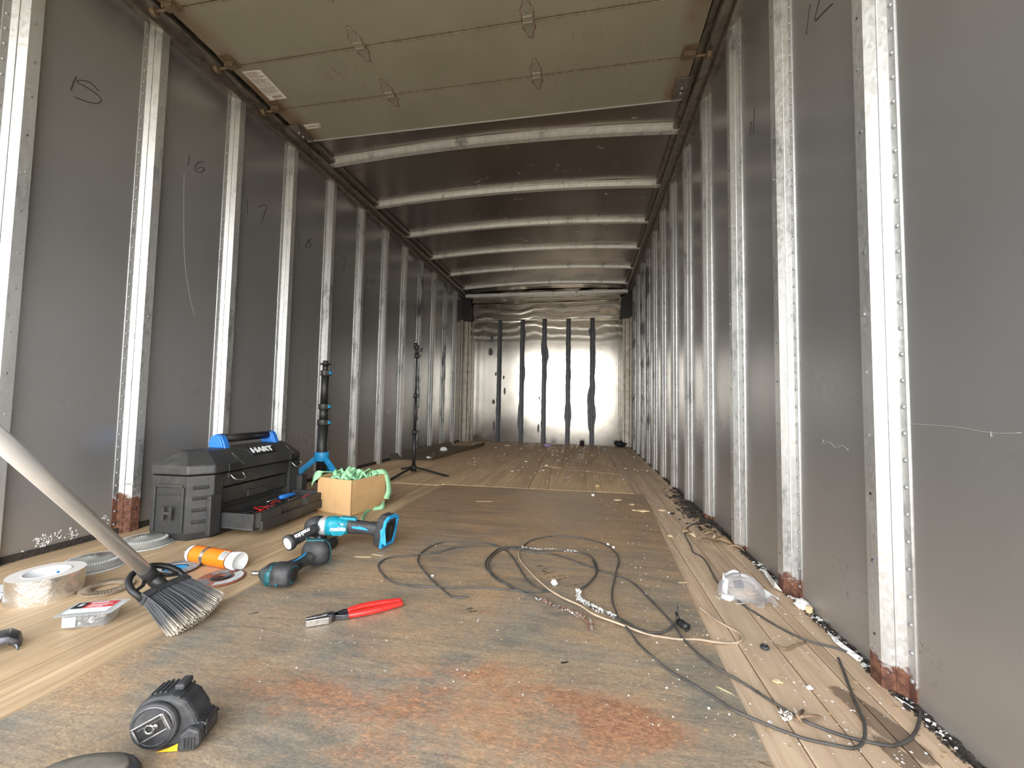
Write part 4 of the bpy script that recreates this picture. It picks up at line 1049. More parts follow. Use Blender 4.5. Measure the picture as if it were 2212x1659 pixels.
for s in (-1, 1):
    m = MB(); rings = []
    path = [(.058, -s*.006), (.075, s*.004), (.088, s*.011), (.10, s*.013)]
    for (x, y), w in zip(path, (.016, .015, .013, .011)):
        rings.append([(x*kk, y*kk-w/2, .003), (x*kk, y*kk+w/2, .003), (x*kk, y*kk+w/2, .014), (x*kk, y*kk-w/2, .014)])
    m.loft(rings, None, False); h_ = m.build('shank', 'dsteel', pr_, bevel=.001)
    m = MB(); pts = smooth_path([(.096*kk, s*.0125*kk, .0095), (.13*kk, s*.0165*kk, .0105), (.17*kk, s*.0165*kk, .0105), (.21*kk, s*.012*kk, .010), (.24*kk, s*.0085*kk, .0095)], 5); rings = []
    for i, p in enumerate(pts):
        u = i/(len(pts)-1); w = .0068+.0018*sin(pi*min(1, u*1.2)); w *= (.55 if i == 0 else 1) if u < .98 else .7
        rings.append([(p.x+ (0.0), p.y+w*1.05*cos(2*pi*k2/14), p.z+w*.95*sin(2*pi*k2/14)) for k2 in range(14)])
    m.loft(rings); m.build('grip', 'red', pr_, subsurf=1)

# ------------------------------------------------------------------ caulk tube
c0 = at(415, 1193, .03); c1 = at(518, 1211, .03); ca = heading(c0, c1); cL = (c1-c0).length
ck = thing('caulk_tube', 'orange and white sealant cartridge lying on the pale boards', 'cartridge', (c0.x, c0.y, FZ-.004), ca)
Rk = .0265; A = T(0, 0, Rk) @ RY(pi/2)
m = MB(); m.lathe([(.001, 0), (Rk*.93, 0), (Rk, .006), (Rk, cL-.03), (Rk, cL)], 32, A); m.lathe([(Rk, cL-.02), (Rk*1.07, cL-.018), (Rk*1.07, cL+.002), (Rk*.95, cL+.002), (Rk*.93, cL-.02), (.001, cL-.022)], 32, A); m.build('barrel', 'white', ck)
m = MB(); m.lathe([(Rk+.0006, .018), (Rk+.0006, cL-.032)], 32, A); lb = m.build('label', 'orange', ck)
m = MB(); m.lathe([(Rk+.0009, .068), (Rk+.0009, .082)], 32, A); m.build('label_band', 'steel', ck)
def on_tube(x0, x1, a0, a1, mt, nm, e_=.0012, n_=8):
    m = MB(); m.lathe([(Rk+e_, x0), (Rk+e_, x1)], n_, A, a0=a0, a1=a1); return m.build(nm, mt, ck)
# lathe angle 0 points to local -z after the turn; the top is pi
on_tube(cL-.060, cL-.036, pi+.15, pi+1.25, 'white', 'barcode_patch')
for i in range(7): on_tube(cL-.057+.0028*i, cL-.0558+.0028*i, pi+.25, pi+1.1, 'ink', 'barcode_bar', .0016, 5)
m = MB(); 
m.lathe([(Rk+.0011, .017), (Rk+.0011, .0195)], 32, A); m.lathe([(Rk+.0011, cL-.0345), (Rk+.0011, cL-.032)], 32, A); m.build('label_edge', 'black', ck)
m = MB(); m.lathe([(.008, 0), (.008, -.006), (.0055, -.01), (.002, -.038), (.001, -.038)], 16, A); m.build('nozzle', 'clear_haze', ck)

# ------------------------------------------------------------------ abrasive discs
def disc_mat(name, c1, c2, rad_scale=0):
    n = NT(name); f = n.noise(170, 5, .7); c = n.mix(n.rampf(f, .35, .65), c1, c2); return n.fin(c, .8, 0, n.bump(f, .7, .001))
M['grit_grey'] = disc_mat('grey_flap_grit', srgb(105, 102, 100), srgb(150, 150, 152))
M['grit_brown'] = disc_mat('worn_brown_grit', srgb(112, 98, 82), srgb(150, 132, 110))
M['grit_red'] = disc_mat('rust_red_resin', srgb(128, 62, 44), srgb(160, 110, 90))
p = at(478, 1247, .006)
cd = thing('cutting_disc', 'rust-red worn grinding disc with grey label lying by the driver', 'disc', (p.x, p.y, .0005), .4)
m = MB(); m.lathe([(.011, .004), (.011, .009), (.022, .010), (.030, .006), (.0615, .0055), (.0625, .004), (.0615, .001), (.025, .001), (.011, .004)], 48); m.build('disc_body', 'grit_red', cd)
m = MB(); m.lathe([(.012, .0096), (.0225, .0104), (.0295, .0068)], 40); m.build('dark_hub', 'dsteel', cd)
m = MB(); m.lathe([(.034, .0061), (.057, .0061)], 24, RZ(-1.6), a0=0, a1=2.5); m.build('printed_label', 'clear_haze', cd)
m = MB(); m.lathe([(.034, .0061), (.057, .0061)], 16, RZ(1.5), a0=0, a1=1.0); m.lathe([(.034, .0061), (.057, .0061)], 16, RZ(3.3), a0=0, a1=1.1); m.build('printed_label', M['grit_grey'], cd)
def flap_disc(t, mt, r0, r1, n=44, z=.004):
    m = MB()
    for i in range(n):
        a = 2*pi*i/n; m.box(((r0+r1)/2, 0, 0), (r1-r0, 2*pi*r1/n*1.25, .0022), T(0, 0, z+.004) @ RZ(a) @ RX(.3))
    return m.build('flaps', mt, t)
p = at(380, 1228, .006)
fd = thing('flap_disc', 'grey flap disc with blue centre behind the broom head', 'disc', (p.x, p.y, .0005), 0)
m = MB(); m.lathe([(.011, .002), (.034, .003), (.057, .002), (.056, .0005), (.011, .0005)], 40); m.build('backing_plate', 'black', fd)
m = MB(); m.lathe([(.012, .0036), (.032, .0046)], 36); m.build('centre_label', 'cyan', fd)
flap_disc(fd, 'grit_grey', .034, .060)
p = at(232, 1266, .008)
fn = thing('flap_disc', 'brown worn flap disc with open centre in front of the tape roll', 'disc', (p.x, p.y, .0005), .3)
m = MB(); m.lathe([(.030, .004), (.034, .009), (.050, .007), (.058, .003), (.058, .001), (.030, .001), (.030, .004)], 40); m.build('ring', 'grit_brown', fn)
flap_disc(fn, 'grit_brown', .032, .058, 52, .002)

# ------------------------------------------------------------------ roll of foil tape
p = at(100, 1262, .03)
tr = thing('tape_roll', 'fat roll of silver foil tape standing flat on the boards', 'tape roll', (p.x, p.y, .0), 0)
M['foil'] = plain('crinkled_foil', (.80, .78, .74), .24, .95, .08, 20, .9, .006)
def tape_side():
    n = NT('wound_tape_edge'); X, Y, Z = n.sep(); r = n.math('SQRT', n.math('ADD', n.math('MULTIPLY', X, X), n.math('MULTIPLY', Y, Y)))
    w = n.math('SINE', n.math('MULTIPLY', n.math('ADD', r, n.math('MULTIPLY', n.noise(6), .01)), 1500.0))
    return n.fin(n.mix(n.rampf(w, .2, 1, 0, .6), srgb(232, 226, 220), srgb(196, 176, 160)), .6, .1)
M['tape_side'] = tape_side()
ro, ri, th = .0745, .047, .064
m = MB(); m.lathe([(ro, 0), (ro, th)], 64); m.build('outer_wrap', 'foil', tr)
m = MB(); m.lathe([(ri, th), (ro, th)], 64); m.lathe([(ri, 0), (ro, 0)], 64); m.build('side_face', 'tape_side', tr)
m = MB(); m.lathe([(ri, .0), (ri, th+.0008), (ri-.003, th+.0008), (ri-.003, .0)], 48); core = m.build('core', 'white', tr)
m = MB()
for a in (rad(70), rad(120)):
    m.cyl(((ri-.0034)*cos(a), (ri-.0034)*sin(a), th*.72), ((ri-.0030)*cos(a), (ri-.0030)*sin(a), th*.72), .0035, n=20)
m.build('core_emblem', M['blueprint'] if 'blueprint' in M else 'blue', core)
m = MB()
for z in (th*.35, th*.5):
    m.lathe([(ri-.0034, z), (ri-.0034, z+.002)], 14, a0=rad(85), a1=rad(112)); m.lathe([(ri-.0034, z), (ri-.0034, z+.002)], 14, a0=rad(125), a1=rad(160))
m.build('core_print', 'blue', core)

# ------------------------------------------------------------------ two clear domed lids
def dome(p, rot, label):
    t = thing('domed_lid', label, 'lid', (p.x, p.y, .0005), rot, 'clear domed lids')
    R_ = .088
    m = MB(); m.lathe([(.001, .034), (.012, .033), (.013, .0305), (.024, .0305), (.026, .029), (.045, .0275), (.062, .024), (.068, .021), (.072, .010), (.080, .007), (.083, .003), (R_, .001), (R_, -.0005)], 64)
    m.build('dome', 'clear_dome', t, solid=.0016)
    m = MB()
    for i in range(72):
        a = 2*pi*i/72; m.box((0, 0, 0), (.009, .0022, .0016), RZ(a) @ T(.0655, 0, .0235) @ RY(.55))
    m.build('rim_ridges', 'clear_haze', t)['kind'] = 'stuff'
    m = MB(); m.lathe([(.079, .0078), (.0825, .0078)], 64); m.lathe([(.0865, .003), (.089, .003), (.089, .0005)], 64); m.build('rim_band', 'clear_haze', t)
    return t
dome(at(200, 1219, .006), 0, 'clear domed plastic lid partly hidden behind the foil tape roll')
dome(at(311, 1173, .006), .6, 'clear domed plastic lid close to the black toolbox')

# ------------------------------------------------------------------ clamshell pack of screws
p = at(200, 1345, .0)
sp = thing('screw_pack', 'small clear clamshell of zinc screws with red and white card', 'pack', (p.x, p.y, .0005), rad(24))
m = MB()
bt = rrect(.078, .045, .008, 3); tpp = rrect(.090, .056, .008, 3)
m.loft([[(x, y, 0.0005) for x, y in bt], [(x, y, .034) for x, y in tpp]], None, True, True, False); m.add([(x, y, .0005) for x, y in bt], [tuple(range(len(bt)))])
m.build('tray', 'clear', sp)
m = MB(); m.prism(rrect(.112, .074, .006, 3), .034, .0346, T(0, 0, 0)); m.build('flange', 'clear', sp)
cm_ = T(-.004, .004, .0352)
m = MB(); m.box((0, 0, 0), (.086, .052, .0006), cm_); card = m.build('card', 'white', sp)
m = MB(); m.box((.012, .010, .0006), (.060, .030, .0006), cm_); m.build('red_panel', 'redlabel', card)
m = MB(); m.box((-.030, .010, .0006), (.024, .030, .0006), cm_); m.build('black_panel', 'ink', card)
m = MB(); m.box((-.030, .013, .0012), (.009, .012, .0004), cm_); m.build('screw_picture', 'clear_haze', card)
m = MB(); m.box((.004, .0195, .0012), (.036, .0028, .0003), cm_); m.build('blurred_print', 'white', card)
m = MB()
for i in range(3): m.box((.012-.004*i, .010-.0055*i, .0012), (.045-.006*i, .0016, .0003), cm_)
for i in range(2): m.box((.0, -.012-.006*i, .0008), (.06-.02*i, .0016, .0003), cm_)
m.build('fine_print', 'clear_haze', card)
m = MB(); m.box((-.044, -.004, .016), (.0008, .036, .022)); m.box((-.030, -.0265, .016), (.026, .0008, .022)); m.build('side_label', 'white', sp)
Rs = random.Random(9); sproto = None
for i in range(34):
    x, y, z = Rs.uniform(-.028, .032), Rs.uniform(-.016, .016), .005+.020*(i/34)
    an = Rs.uniform(0, pi); tl = Rs.uniform(-.25, .25)
    if sproto is None:
        m = MB(); m.cyl((-.008, 0, 0), (.006, 0, 0), .0016, n=8); m.cyl((.006, 0, 0), (.010, 0, 0), .0016, .0003, n=8); m.cyl((-.0105, 0, 0), (-.008, 0, 0), .0042, n=6); m.cyl((-.0084, 0, 0), (-.008, 0, 0), .005, n=10)
        sproto = m.build('screw', 'screw'); o = sproto
    else: o = sproto.copy(); COL.objects.link(o)
    o.matrix_world = Matrix.Translation(sp.location) @ RZ(sp.rotation_euler.z) @ T(x, y, z) @ RZ(an) @ RY(tl)
    tag(o, 'short zinc self-drilling screw inside the clear clamshell pack', 'screw', 'screws in the clamshell pack')

# ------------------------------------------------------------------ broom
hA = at(330, 1247, .095); hB = CAM + ray(3, 953)*.63
dirn = (hB-hA).normalized()
br = thing('broom', 'angle broom with long silver pole and black bristles, leaning in from the left edge', 'broom', (hA.x, hA.y, hA.z), 0)
end = dirn*1.18
m = MB(); m.cyl(dirn*.035, end, .0135, n=24); m.build('pole', 'pole', br)
m = MB(); m.cyl(dirn*1.16, dirn*1.20, .0145, n=20); m.build('pole_cap', 'black', br)
m = MB(); m.cyl(-dirn*.035, dirn*.05, .0165, .0155, n=20); m.build('socket', 'black', br)
# head frame: u = downwards along the bristles, v = across the head
tipc = at(426, 1332, .014) ; u_ = (tipc-hA); u_ = u_.normalized()
eL, eR = at(305, 1345, .04), at(392, 1262, .10)
v_ = (at(470, 1272, .045)-at(386, 1387, .004)); v_ = (v_-u_*v_.dot(u_)).normalized()
w_ = u_.cross(v_).normalized()
FB = Matrix(((v_.x, u_.x, w_.x, 0), (v_.y, u_.y, w_.y, 0), (v_.z, u_.z, w_.z, 0), (0, 0, 0, 1)))
hw = .053; bd0 = .040
def fb(v, u, w=0): return FB @ Vector((v, u, w))
m = MB()
arc = [fb(-hw*1.02, bd0+.006)] + [fb(hw*1.08*cos(a)*-1, bd0+.0-.078*sin(a)**.7) for a in [pi*k2/14 for k2 in range(1, 14)]] + [fb(hw*1.02, bd0+.006)]
m.tube(arc, .0072, 8); 
m.tube([fb(-.012, -.01), fb(-.03, .012), fb(-.05, .018), fb(-.06, .014)], .004, 8); m.tube([fb(.012, -.01), fb(.03, .012), fb(.05, .018), fb(.06, .014)], .004, 8)
m.tube([fb(0, -.03), fb(0, bd0)], .014, 12)
m.build('head_bracket', 'black', br)
m = MB(); n_ = 14
for sgn in (1,):
    rings = []
    for k2 in range(n_+1):
        a = -1+2*k2/n_; v = hw*1.05*a; du = .004*(a*a)
        rings.append([fb(v, bd0-.006+du, .012), fb(v, bd0+.012+du, .014), fb(v, bd0+.012+du, -.014), fb(v, bd0-.006+du, -.012)])
    m.loft(rings, None, False)
m.build('bristle_block', 'rubber', br, bevel=.002)
def bristle_mat():
    n = NT('broom_bristles'); h = n.t.nodes.new('ShaderNodeAttribute'); h.attribute_name = 'tone'; f = n.noise(90, 3)
    c = n.ramp(n.math('ADD', h.outputs['Fac'], n.math('MULTIPLY', n.math('SUBTRACT', f, .5), .25)), [(.0, (.012, .012, .013)), (.7, (.03, .03, .031)), (.88, srgb(122, 112, 98)), (1, srgb(168, 156, 138))])
    rv = n.t.nodes.new('ShaderNodeAttribute'); rv.attribute_name = 'jit'
    c = n.mix(n.rampf(rv.outputs['Fac'], 0, 1, .0, .9), c, (.085, .085, .085, 1), 'ADD')
    return n.fin(c, .5)
M['bristle'] = bristle_mat()
JIT = []; Rr = random.Random(4); m = MB(); bw2 = .069; blen = (tipc-hA).length-bd0
for i in range(1100):
    a = Rr.uniform(-1, 1); b = Rr.uniform(-1, 1)
    v0, w0 = hw*.98*a, .010*b
    sp_ = 1+.06*Rr.uniform(-1, 1)
    v1 = (bw2*.98*a-.0)*sp_+.003*Rr.uniform(-1, 1); w1 = .024*b+.004*Rr.uniform(-1, 1)
    l1 = blen*(1.11-.09*a)-.012*a*a+.006*Rr.uniform(-1, 1)
    pts = [fb(v0, bd0+.008, w0), fb(v0*.6+v1*.4, bd0+l1*.45, (w0+w1)/2+.002), fb(v1, bd0+l1, w1)]
    wd_ = Rr.uniform(.0007, .0013)
    sd = v_*wd_; vs = []
    o0 = len(m.v)
    for k2, (p, tn) in enumerate(zip(pts, (0.001, .45, 1.0))):
        q = p.copy(); wz = hA.z+q.z
        if wz < .0055: q.z = .0055-hA.z
        m.ct = tn; m.add([q-sd, q+sd, q+w_*wd_*1.5], [])
    JIT += [max(0, Rr.gauss(.0, .22))]*9
    m.ct = 0
    m.f += [[o0+3*k2+j, o0+3*k2+(j+1) % 3, o0+3*k2+3+(j+1) % 3, o0+3*k2+3+j] for k2 in range(2) for j in range(3)]
    m.mi += [0]*6; m.sm += [False]*6
bo = m.build('bristles', 'bristle', br); bo['kind'] = 'stuff'
if len(bo.data.vertices) == len(JIT):
    a = bo.data.attributes.new('jit', 'FLOAT', 'POINT'); a.data.foreach_set('value', JIT)
else: print('JIT mismatch', len(bo.data.vertices), len(JIT))

# ------------------------------------------------------------------ tape measure
a0 = at(345, 1618, 0); a1 = at(450, 1578, 0); ta = rad(17)
tcn = at(372, 1585, 0)
tm = thing('tape_measure', 'chunky black rubber tape measure with steel belt clip and yellow base', 'tape measure', (a0.x+.003, a0.y-.013, FZ), ta)
# local: +x to the mouth, -y the clip face towards the camera, z up
Rm, W_ = .038, .050
side = []
for k2 in range(13):
    a = rad(100)+rad(170)*k2/12; side.append((Rm*cos(a), .040+Rm*sin(a)))
side += [(.030, .002), (.058, .002), (.062, .014), (.060, .028), (.052, .050), (.040, .068), (.018, .079)]
BM = RX(pi/2)
m = MB(); m.prism(side, -W_+.004, -.004, BM); m.build('case', 'rubber', tm, bevel=.007, seg=3)
m = MB(); m.cyl((0, .003, .040), (0, -.0035, .040), .0345, .0325, n=40); fc = m.build('side_plate', 'rubber', tm, bevel=.0015)
m = MB(); m.lathe([(.0265, 0), (.028, .0012), (.0295, 0)], 40, T(0, -.0035, .040) @ RX(pi/2)); m.build('side_ring', 'dsteel', fc)
m = MB()
for k2 in range(7):
    a = rad(52+11*k2)
    m.box((0, 0, 0), (.0045, W_*.62, .003), T(0, W_*.60, .040) @ RY(-(a-pi/2)) @ T(0, 0, Rm+.0005))
m.build('grip_rib', 'rubber', tm, bevel=.0012)['kind'] = 'stuff'
m = MB()
for k2 in range(5): m.box((0, 0, 0), (.004, W_*.78, .0035), T(.028+.0075*k2, W_/2, .0745-.0098*k2) @ RY(rad(52)))
m.build('top_ridge', 'rubber', tm, bevel=.0012)['kind'] = 'stuff'
m = MB(); m.box((.020, W_*.62, .0815), (.014, W_*.5, .010), None); m.build('lock_button', 'rubber', tm, bevel=.003)
# belt clip
m = MB(); fr = T(0, -.0055, .040) @ RX(pi/2) @ RZ(rad(28))
for q in ((0, .0115, .050, .003), (0, -.0115, .050, .003)): m.box((q[0], q[1], 0), (q[2], q[3], .0025), fr)
m.box((-.0245, 0, 0), (.003, .026, .0025), fr); m.box((.0235, 0, .002), (.005, .026, .006), fr)
cl = m.build('belt_clip', 'steel', tm, bevel=.0008)
m = MB(); m.box((0, 0, -.0018), (.046, .020, .001), fr); m.build('clip_recess', 'black', tm)
m = MB(); m.lathe([(.0045, 0), (.006, .0012), (.0075, 0)], 24, fr @ T(-.004, 0, 0)); m.sphere((0.006, .0, .0), .0038, 6, fr, (1, 1, .5)); m.box((0, .0065, 0), (.036, .0015, .0015), fr); m.build('clip_screw', 'steel', cl)
m = MB(); m.prism([(.002, .0015), (.032, .0015), (.032, .012), (.018, .006)], 0, .0015, T(.003, .0005, 0) @ BM); m.build('yellow_strip', 'yellow', tm)
# mouth block with hook
m = MB(); m.prism([(.034, .001), (.060, .001), (.066, .010), (.066, .030), (.050, .036), (.036, .024)], -W_+.004, .004, BM); mb = m.build('mouth_guard', 'rubber', tm, bevel=.004)
m = MB()
for k2 in range(4): m.box((.046+.0045*k2, -.0045, .014), (.002, .0015, .016))
m.build('guard_slots', 'dsteel', mb)['kind'] = 'stuff'
m = MB(); m.box((.0685, W_*.42, .028), (.0015, .026, .022)); m.box((.064, W_*.42, .0345), (.012, .026, .0012)); hk = m.build('tape_hook', 'dsteel', tm)
m = MB(); m.box((.062, W_*.42, .022), (.010, .030, .012)); m.build('mouth_opening', 'black', tm)
m = MB(); m.prism([(.050, .037), (.064, .0355), (.070, .031), (.068, .029), (.05, .034)], -W_+.008, -.008, BM); m.build('mouth_lip', 'dsteel', tm, bevel=.001)

# ------------------------------------------------------------------ cut-off items at the picture's edges
q0 = at(-60, 1408, .012); q1 = at(30, 1385, .012)
t = thing('pry_bar', 'dark steel claw end poking in at the left edge', 'pry bar', (q1.x, q1.y, .0005), heading(q0, q1))
m = MB(); rings = []
for x, w, z, hh in ((-.30, .013, .012, .008), (-.12, .013, .016, .009), (-.06, .018, .024, .011), (-.03, .023, .028, .011), (-.006, .026, .028, .010), (.008, .024, .017, .008), (.012, .018, .004, .002)):
    rings.append([(x, -w, z-hh), (x, w, z-hh), (x, w*.9, z+hh*.6), (x, -w*.9, z+hh*.6)])
m.loft(rings); m.build('claw', 'dsteel', t, bevel=.002)
m = MB(); m.tube(smooth_path([(-.002, -.014, .016), (.006, -.022, .010), (.008, -.028, .002)]), lambda u: .006*(1-u*.75), 8); m.build('claw_tip', 'dsteel', t)
pts = [at(-60, 1262), at(14, 1266), at(13, 1275), at(-1, 1302), at(-60, 1330)]
m = MB(); m.prism([(p.x, p.y) for p in pts], .0005, .0035); c_ = tag(m.build('white_card', 'white', bevel=.001), 'white card corner at the left edge below the foil roll', 'card')
m = MB(); a_, b_2 = at(1, 1282), at(6, 1284); m.box(((a_.x+b_2.x)/2, (a_.y+b_2.y)/2, .0037), (.006, .002, .0004)); 
pm = m.build('printed_mark', 'ink', c_)
# dark rounded pad at the bottom edge
t = thing('rubber_pad', 'dark rounded rubbery object cut off by the bottom edge', 'pad', (at(172, 1722).x, at(172, 1722).y, FZ), heading(at(110, 1665), at(255, 1650)))
m = MB(); m.loft([[(x*.07, y*.036, z) for x, y in [(cos(2*pi*k2/24)*s1, sin(2*pi*k2/24)*s1) for k2 in range(24)]] for s1, z in ((.9, 0), (1, .006), (1, .018), (.93, .026), (.75, .030))])
m.build('rim', 'rubber', t)
m = MB(); m.loft([[(x*.058, y*.028, z) for x, y in [(cos(2*pi*k2/24)*s1, sin(2*pi*k2/24)*s1) for k2 in range(24)]] for s1, z in ((.98, .029), (.9, .0325), (.5, .034))]); m.build('pad', 'leaf_grey', t)

# ================================================================== CABLES AND LITTER
Rc = random.Random(31)
def floor_z(p):
    return .0045 if (-.95 < p.x < .29+.02*p.y and p.y < 2.62) else .0006
def cable(path, r, mt, name, label, cat='cable', wob=.0012, lift=None, group=None, parent=None):
    pts = []
    for i, (px, py) in enumerate(path):
        z = floor_z(at(px, py))+r+(lift(i) if lift else 0)
        p = at(px, py, z); pts.append(p)
    pts = smooth_path(pts, 6)
    for p in pts: p.x += wob*mnoise.noise(p*30); p.y += wob*mnoise.noise(p*30+Vector((9, 0, 0)))
    m = MB(); m.tube(pts, r, 8); o = m.build(name, mt, parent)
    return tag(o, label, cat, group) if parent is None else o
A1 = [(1010, 1290), (995, 1291), (981, 1291), (967, 1284), (953, 1271), (932, 1252), (913, 1230), (903, 1214), (906, 1199), (924, 1184), (948, 1173), (970, 1170), (1010, 1170), (1051, 1173), (1084, 1183), (1100, 1195), (1116, 1217), (1130, 1241), (1146, 1260), (1168, 1272), (1192, 1277), (1160, 1278.5), (1105, 1275), (1051, 1270), (997, 1269.5), (943, 1268), (875, 1264), (845, 1256), (826, 1240), (817, 1223), (826, 1211), (845, 1204), (888, 1200), (943, 1193.6), (983, 1183), (1024, 1180), (1065, 1180), (1105, 1186), (1146, 1192), (1187, 1196), (1227, 1207), (1268, 1222), (1295, 1231.6), (1333, 1243.5), (1370, 1261), (1399, 1290), (1424, 1315), (1452, 1346), (1477, 1381), (1514, 1418), (1556, 1447), (1613, 1480), (1663, 1513), (1712, 1542), (1753, 1564), (1815, 1587), (1877, 1603.5), (1927, 1610), (1964, 1597), (1982, 1570.5), (1986, 1533), (1970, 1492), (1939, 1459), (1898, 1434.5), (1848, 1414), (1795, 1397), (1753, 1387), (1712, 1370.6), (1671, 1348), (1630, 1323), (1597, 1300.5), (1570, 1275), (1547, 1253), (1527, 1216), (1514, 1201.5), (1498, 1193), (1491, 1177), (1480, 1155), (1484, 1141), (1500, 1131), (1520, 1131)]
cable(A1, .0026, 'cable', 'electric_cable', 'longest black cable, looping from beside the pliers to the right wall and back')
D1 = [(1280, 1160), (1250, 1163)]
E1 = [(1130, 1181), (1146, 1168), (1173, 1161), (1200, 1158), (1241, 1160), (1274, 1166), (1309, 1177), (1328, 1192), (1337, 1208.5), (1333, 1227.6), (1328, 1249), (1322.6, 1273.7), (1322.6, 1295), (1330, 1320), (1339, 1338), (1358, 1361), (1382, 1393), (1415, 1422), (1444, 1447), (1485, 1471.7), (1539, 1504.7), (1588, 1535.6), (1650, 1562), (1712, 1587), (1753, 1599.5), (1815, 1612), (1848, 1616), (1865, 1599.5), (1869, 1570.6), (1857, 1533.5), (1841, 1500.6), (1826, 1459), (1811, 1422)]
cable(E1, .0025, 'cable', 'electric_cable', 'black cable with an arched far loop and a loose end over the right floor boards', lift=lambda i: .006 if 12 < i < 18 else 0)
Fp = [(1130, 1181), (1121, 1190), (1123, 1208.5), (1138, 1227.5), (1160, 1250.5), (1187, 1273.6), (1219, 1292.6), (1255, 1309), (1282, 1326.5), (1317, 1340), (1350, 1352), (1380, 1364), (1411, 1372.6), (1465, 1381), (1506, 1381), (1547, 1387), (1580, 1389.5), (1603, 1382), (1597, 1368.5), (1568, 1352), (1535, 1331), (1510, 1311)]
cable(Fp, .0026, 'cable2', 'electric_cable', 'faded tan cable crossing the middle of the tangle', lift=lambda i: .006 if 3 < i < 12 else 0)
C1 = [(1150, 1183), (1120, 1181), (1092, 1182), (1073, 1188), (1054, 1206), (1048, 1222), (1057, 1236), (1073, 1252), (1100, 1265.5), (1122, 1277.7), (1154, 1288.5), (1173, 1298), (1203, 1311.6), (1236, 1322), (1257, 1333), (1273, 1347), (1276, 1361)]
cC = cable(C1, .0028, 'cable', 'electric_cable', 'black cable curling left into a rust and plaster crusted end')
C2 = [(1135, 1187), (1110, 1184), (1090, 1187), (1070, 1196), (1056, 1214), (1056, 1226), (1067, 1242), (1088, 1256), (1112, 1270), (1130, 1279)]
cable(C2, .0025, 'cable', 'electric_cable', 'second strand lying alongside the left oval loop of cable', lift=lambda i: .002)
Dp = [(1127, 1181), (1154, 1188), (1187, 1188.5), (1227, 1189.5), (1255, 1193.6), (1276, 1202), (1287, 1217), (1290, 1233), (1282, 1249), (1265, 1265.5), (1252, 1273.6), (1249, 1287), (1263, 1303), (1290, 1317), (1317, 1328), (1336, 1336), (1355, 1345), (1374, 1356), (1407, 1366.5), (1436, 1364), (1452, 1352), (1463, 1340)]
cD = cable(Dp, .0028, 'cable', 'electric_cable', 'black cable flecked with white plaster, ending in a black plug', lift=lambda i: .001)
Dp2 = [(1280, 1211), (1286, 1224), (1287, 1240), (1272, 1260), (1256, 1272)]
cable(Dp2, .0025, 'cable', 'electric_cable', 'short parallel strand beside the right bend of the cable oval', lift=lambda i: .002)
def crust(path, mt, parent, n, spread, size, seed, name='plaster_crust'):
    Rx = random.Random(seed); m = MB()
    P = smooth_path([at(px, py, .008) for px, py in path], 8)
    for i in range(n):
        p = P[int(Rx.random()*(len(P)-1))]+Vector((Rx.uniform(-spread, spread), Rx.uniform(-spread, spread), Rx.uniform(-.002, .004)))
        s = size*Rx.uniform(.4, 1.2); pts = [p+Vector((Rx.uniform(-s, s), Rx.uniform(-s, s), Rx.uniform(-s, s)*.7)) for k in range(6)]
        m.add(pts, [(0, 1, 2), (0, 2, 3), (0, 3, 4), (1, 2, 5), (2, 3, 5), (3, 4, 5), (0, 1, 5)])
    o = m.build(name, mt, parent); o['kind'] = 'stuff'; return o
crust([(1130, 1183), (1160, 1187), (1200, 1188), (1250, 1192)], 'plaster', cD, 260, .0035, .0026, 1)
crust([(1250, 1276), (1250, 1290), (1265, 1303), (1295, 1318), (1330, 1333)], 'plaster', cD, 420, .0055, .0042, 2)
crust([(1172, 1297), (1203, 1311), (1236, 1322), (1257, 1333), (1273, 1347), (1276, 1361)], 'rustmetal', cC, 480, .0042, .0038, 3, 'rust_crust')
crust([(1160, 1292), (1200, 1309), (1245, 1328), (1270, 1340), (1277, 1361)], 'plaster', cC, 140, .0045, .0028, 4)
# plug at the end of the cable
p = at(1466, 1345, .012); t = thing('cable_plug', 'small black frayed plug at the end of a cable', 'plug', (p.x, p.y, .0045), heading(at(1463, 1340), at(1490, 1358)))
m = MB(); m.lathe([(.001, 0), (.008, .001), (.0095, .012), (.008, .02), (.0095, .028), (.001, .03)], 14, T(0, 0, .010) @ RY(pi/2)); m.cyl((0, 0, .012), (-.012, .004, .026), .005, .003); m.build('plug_body', 'black', t)
m = MB(); m.tube([(-.004, 0, .012), (-.010, .006, .032), (-.010, .008, .042)], .0015, 6); m.tube([(.03, .0, .01), (.038, -.006, .012), (.034, -.012, .006)], .0018, 6); m.build('frayed_wire', 'black', t)
# knotted scrap on the cable near the right
p = at(1702, 1540, .008); t = thing('twig_scrap', 'knot of dry twigs and plaster caught on the black cable', 'scrap', (p.x, p.y, .0006), 0)
m = MB(); q = lambda px, py, z=.008: at(px, py, z)-Vector((p.x, p.y, .0006))
m.tube(smooth_path([q(1722, 1550, .014), q(1745, 1546, .016), q(1772, 1548, .006)]), .0026, 8); m.tube([q(1762, 1543, .010), q(1778, 1555, .005)], .0012, 6); m.tube([q(1735, 1535, .006), q(1722, 1545, .018), q(1731, 1562, .008)], .0026, 8)
m.build('twigs', 'bark', t)
m = MB()
for k in range(26):
    c = q(Rc.uniform(1683, 1730), Rc.uniform(1533, 1556), Rc.uniform(.003, .012)); s = .004
    m.add([c+Vector((Rc.uniform(-s, s), Rc.uniform(-s, s), Rc.uniform(-s, s))) for k2 in range(4)], [(0, 1, 2), (0, 2, 3), (0, 1, 3), (1, 2, 3)])
o = m.build('plaster_bits', 'plaster', t); o['kind'] = 'stuff'

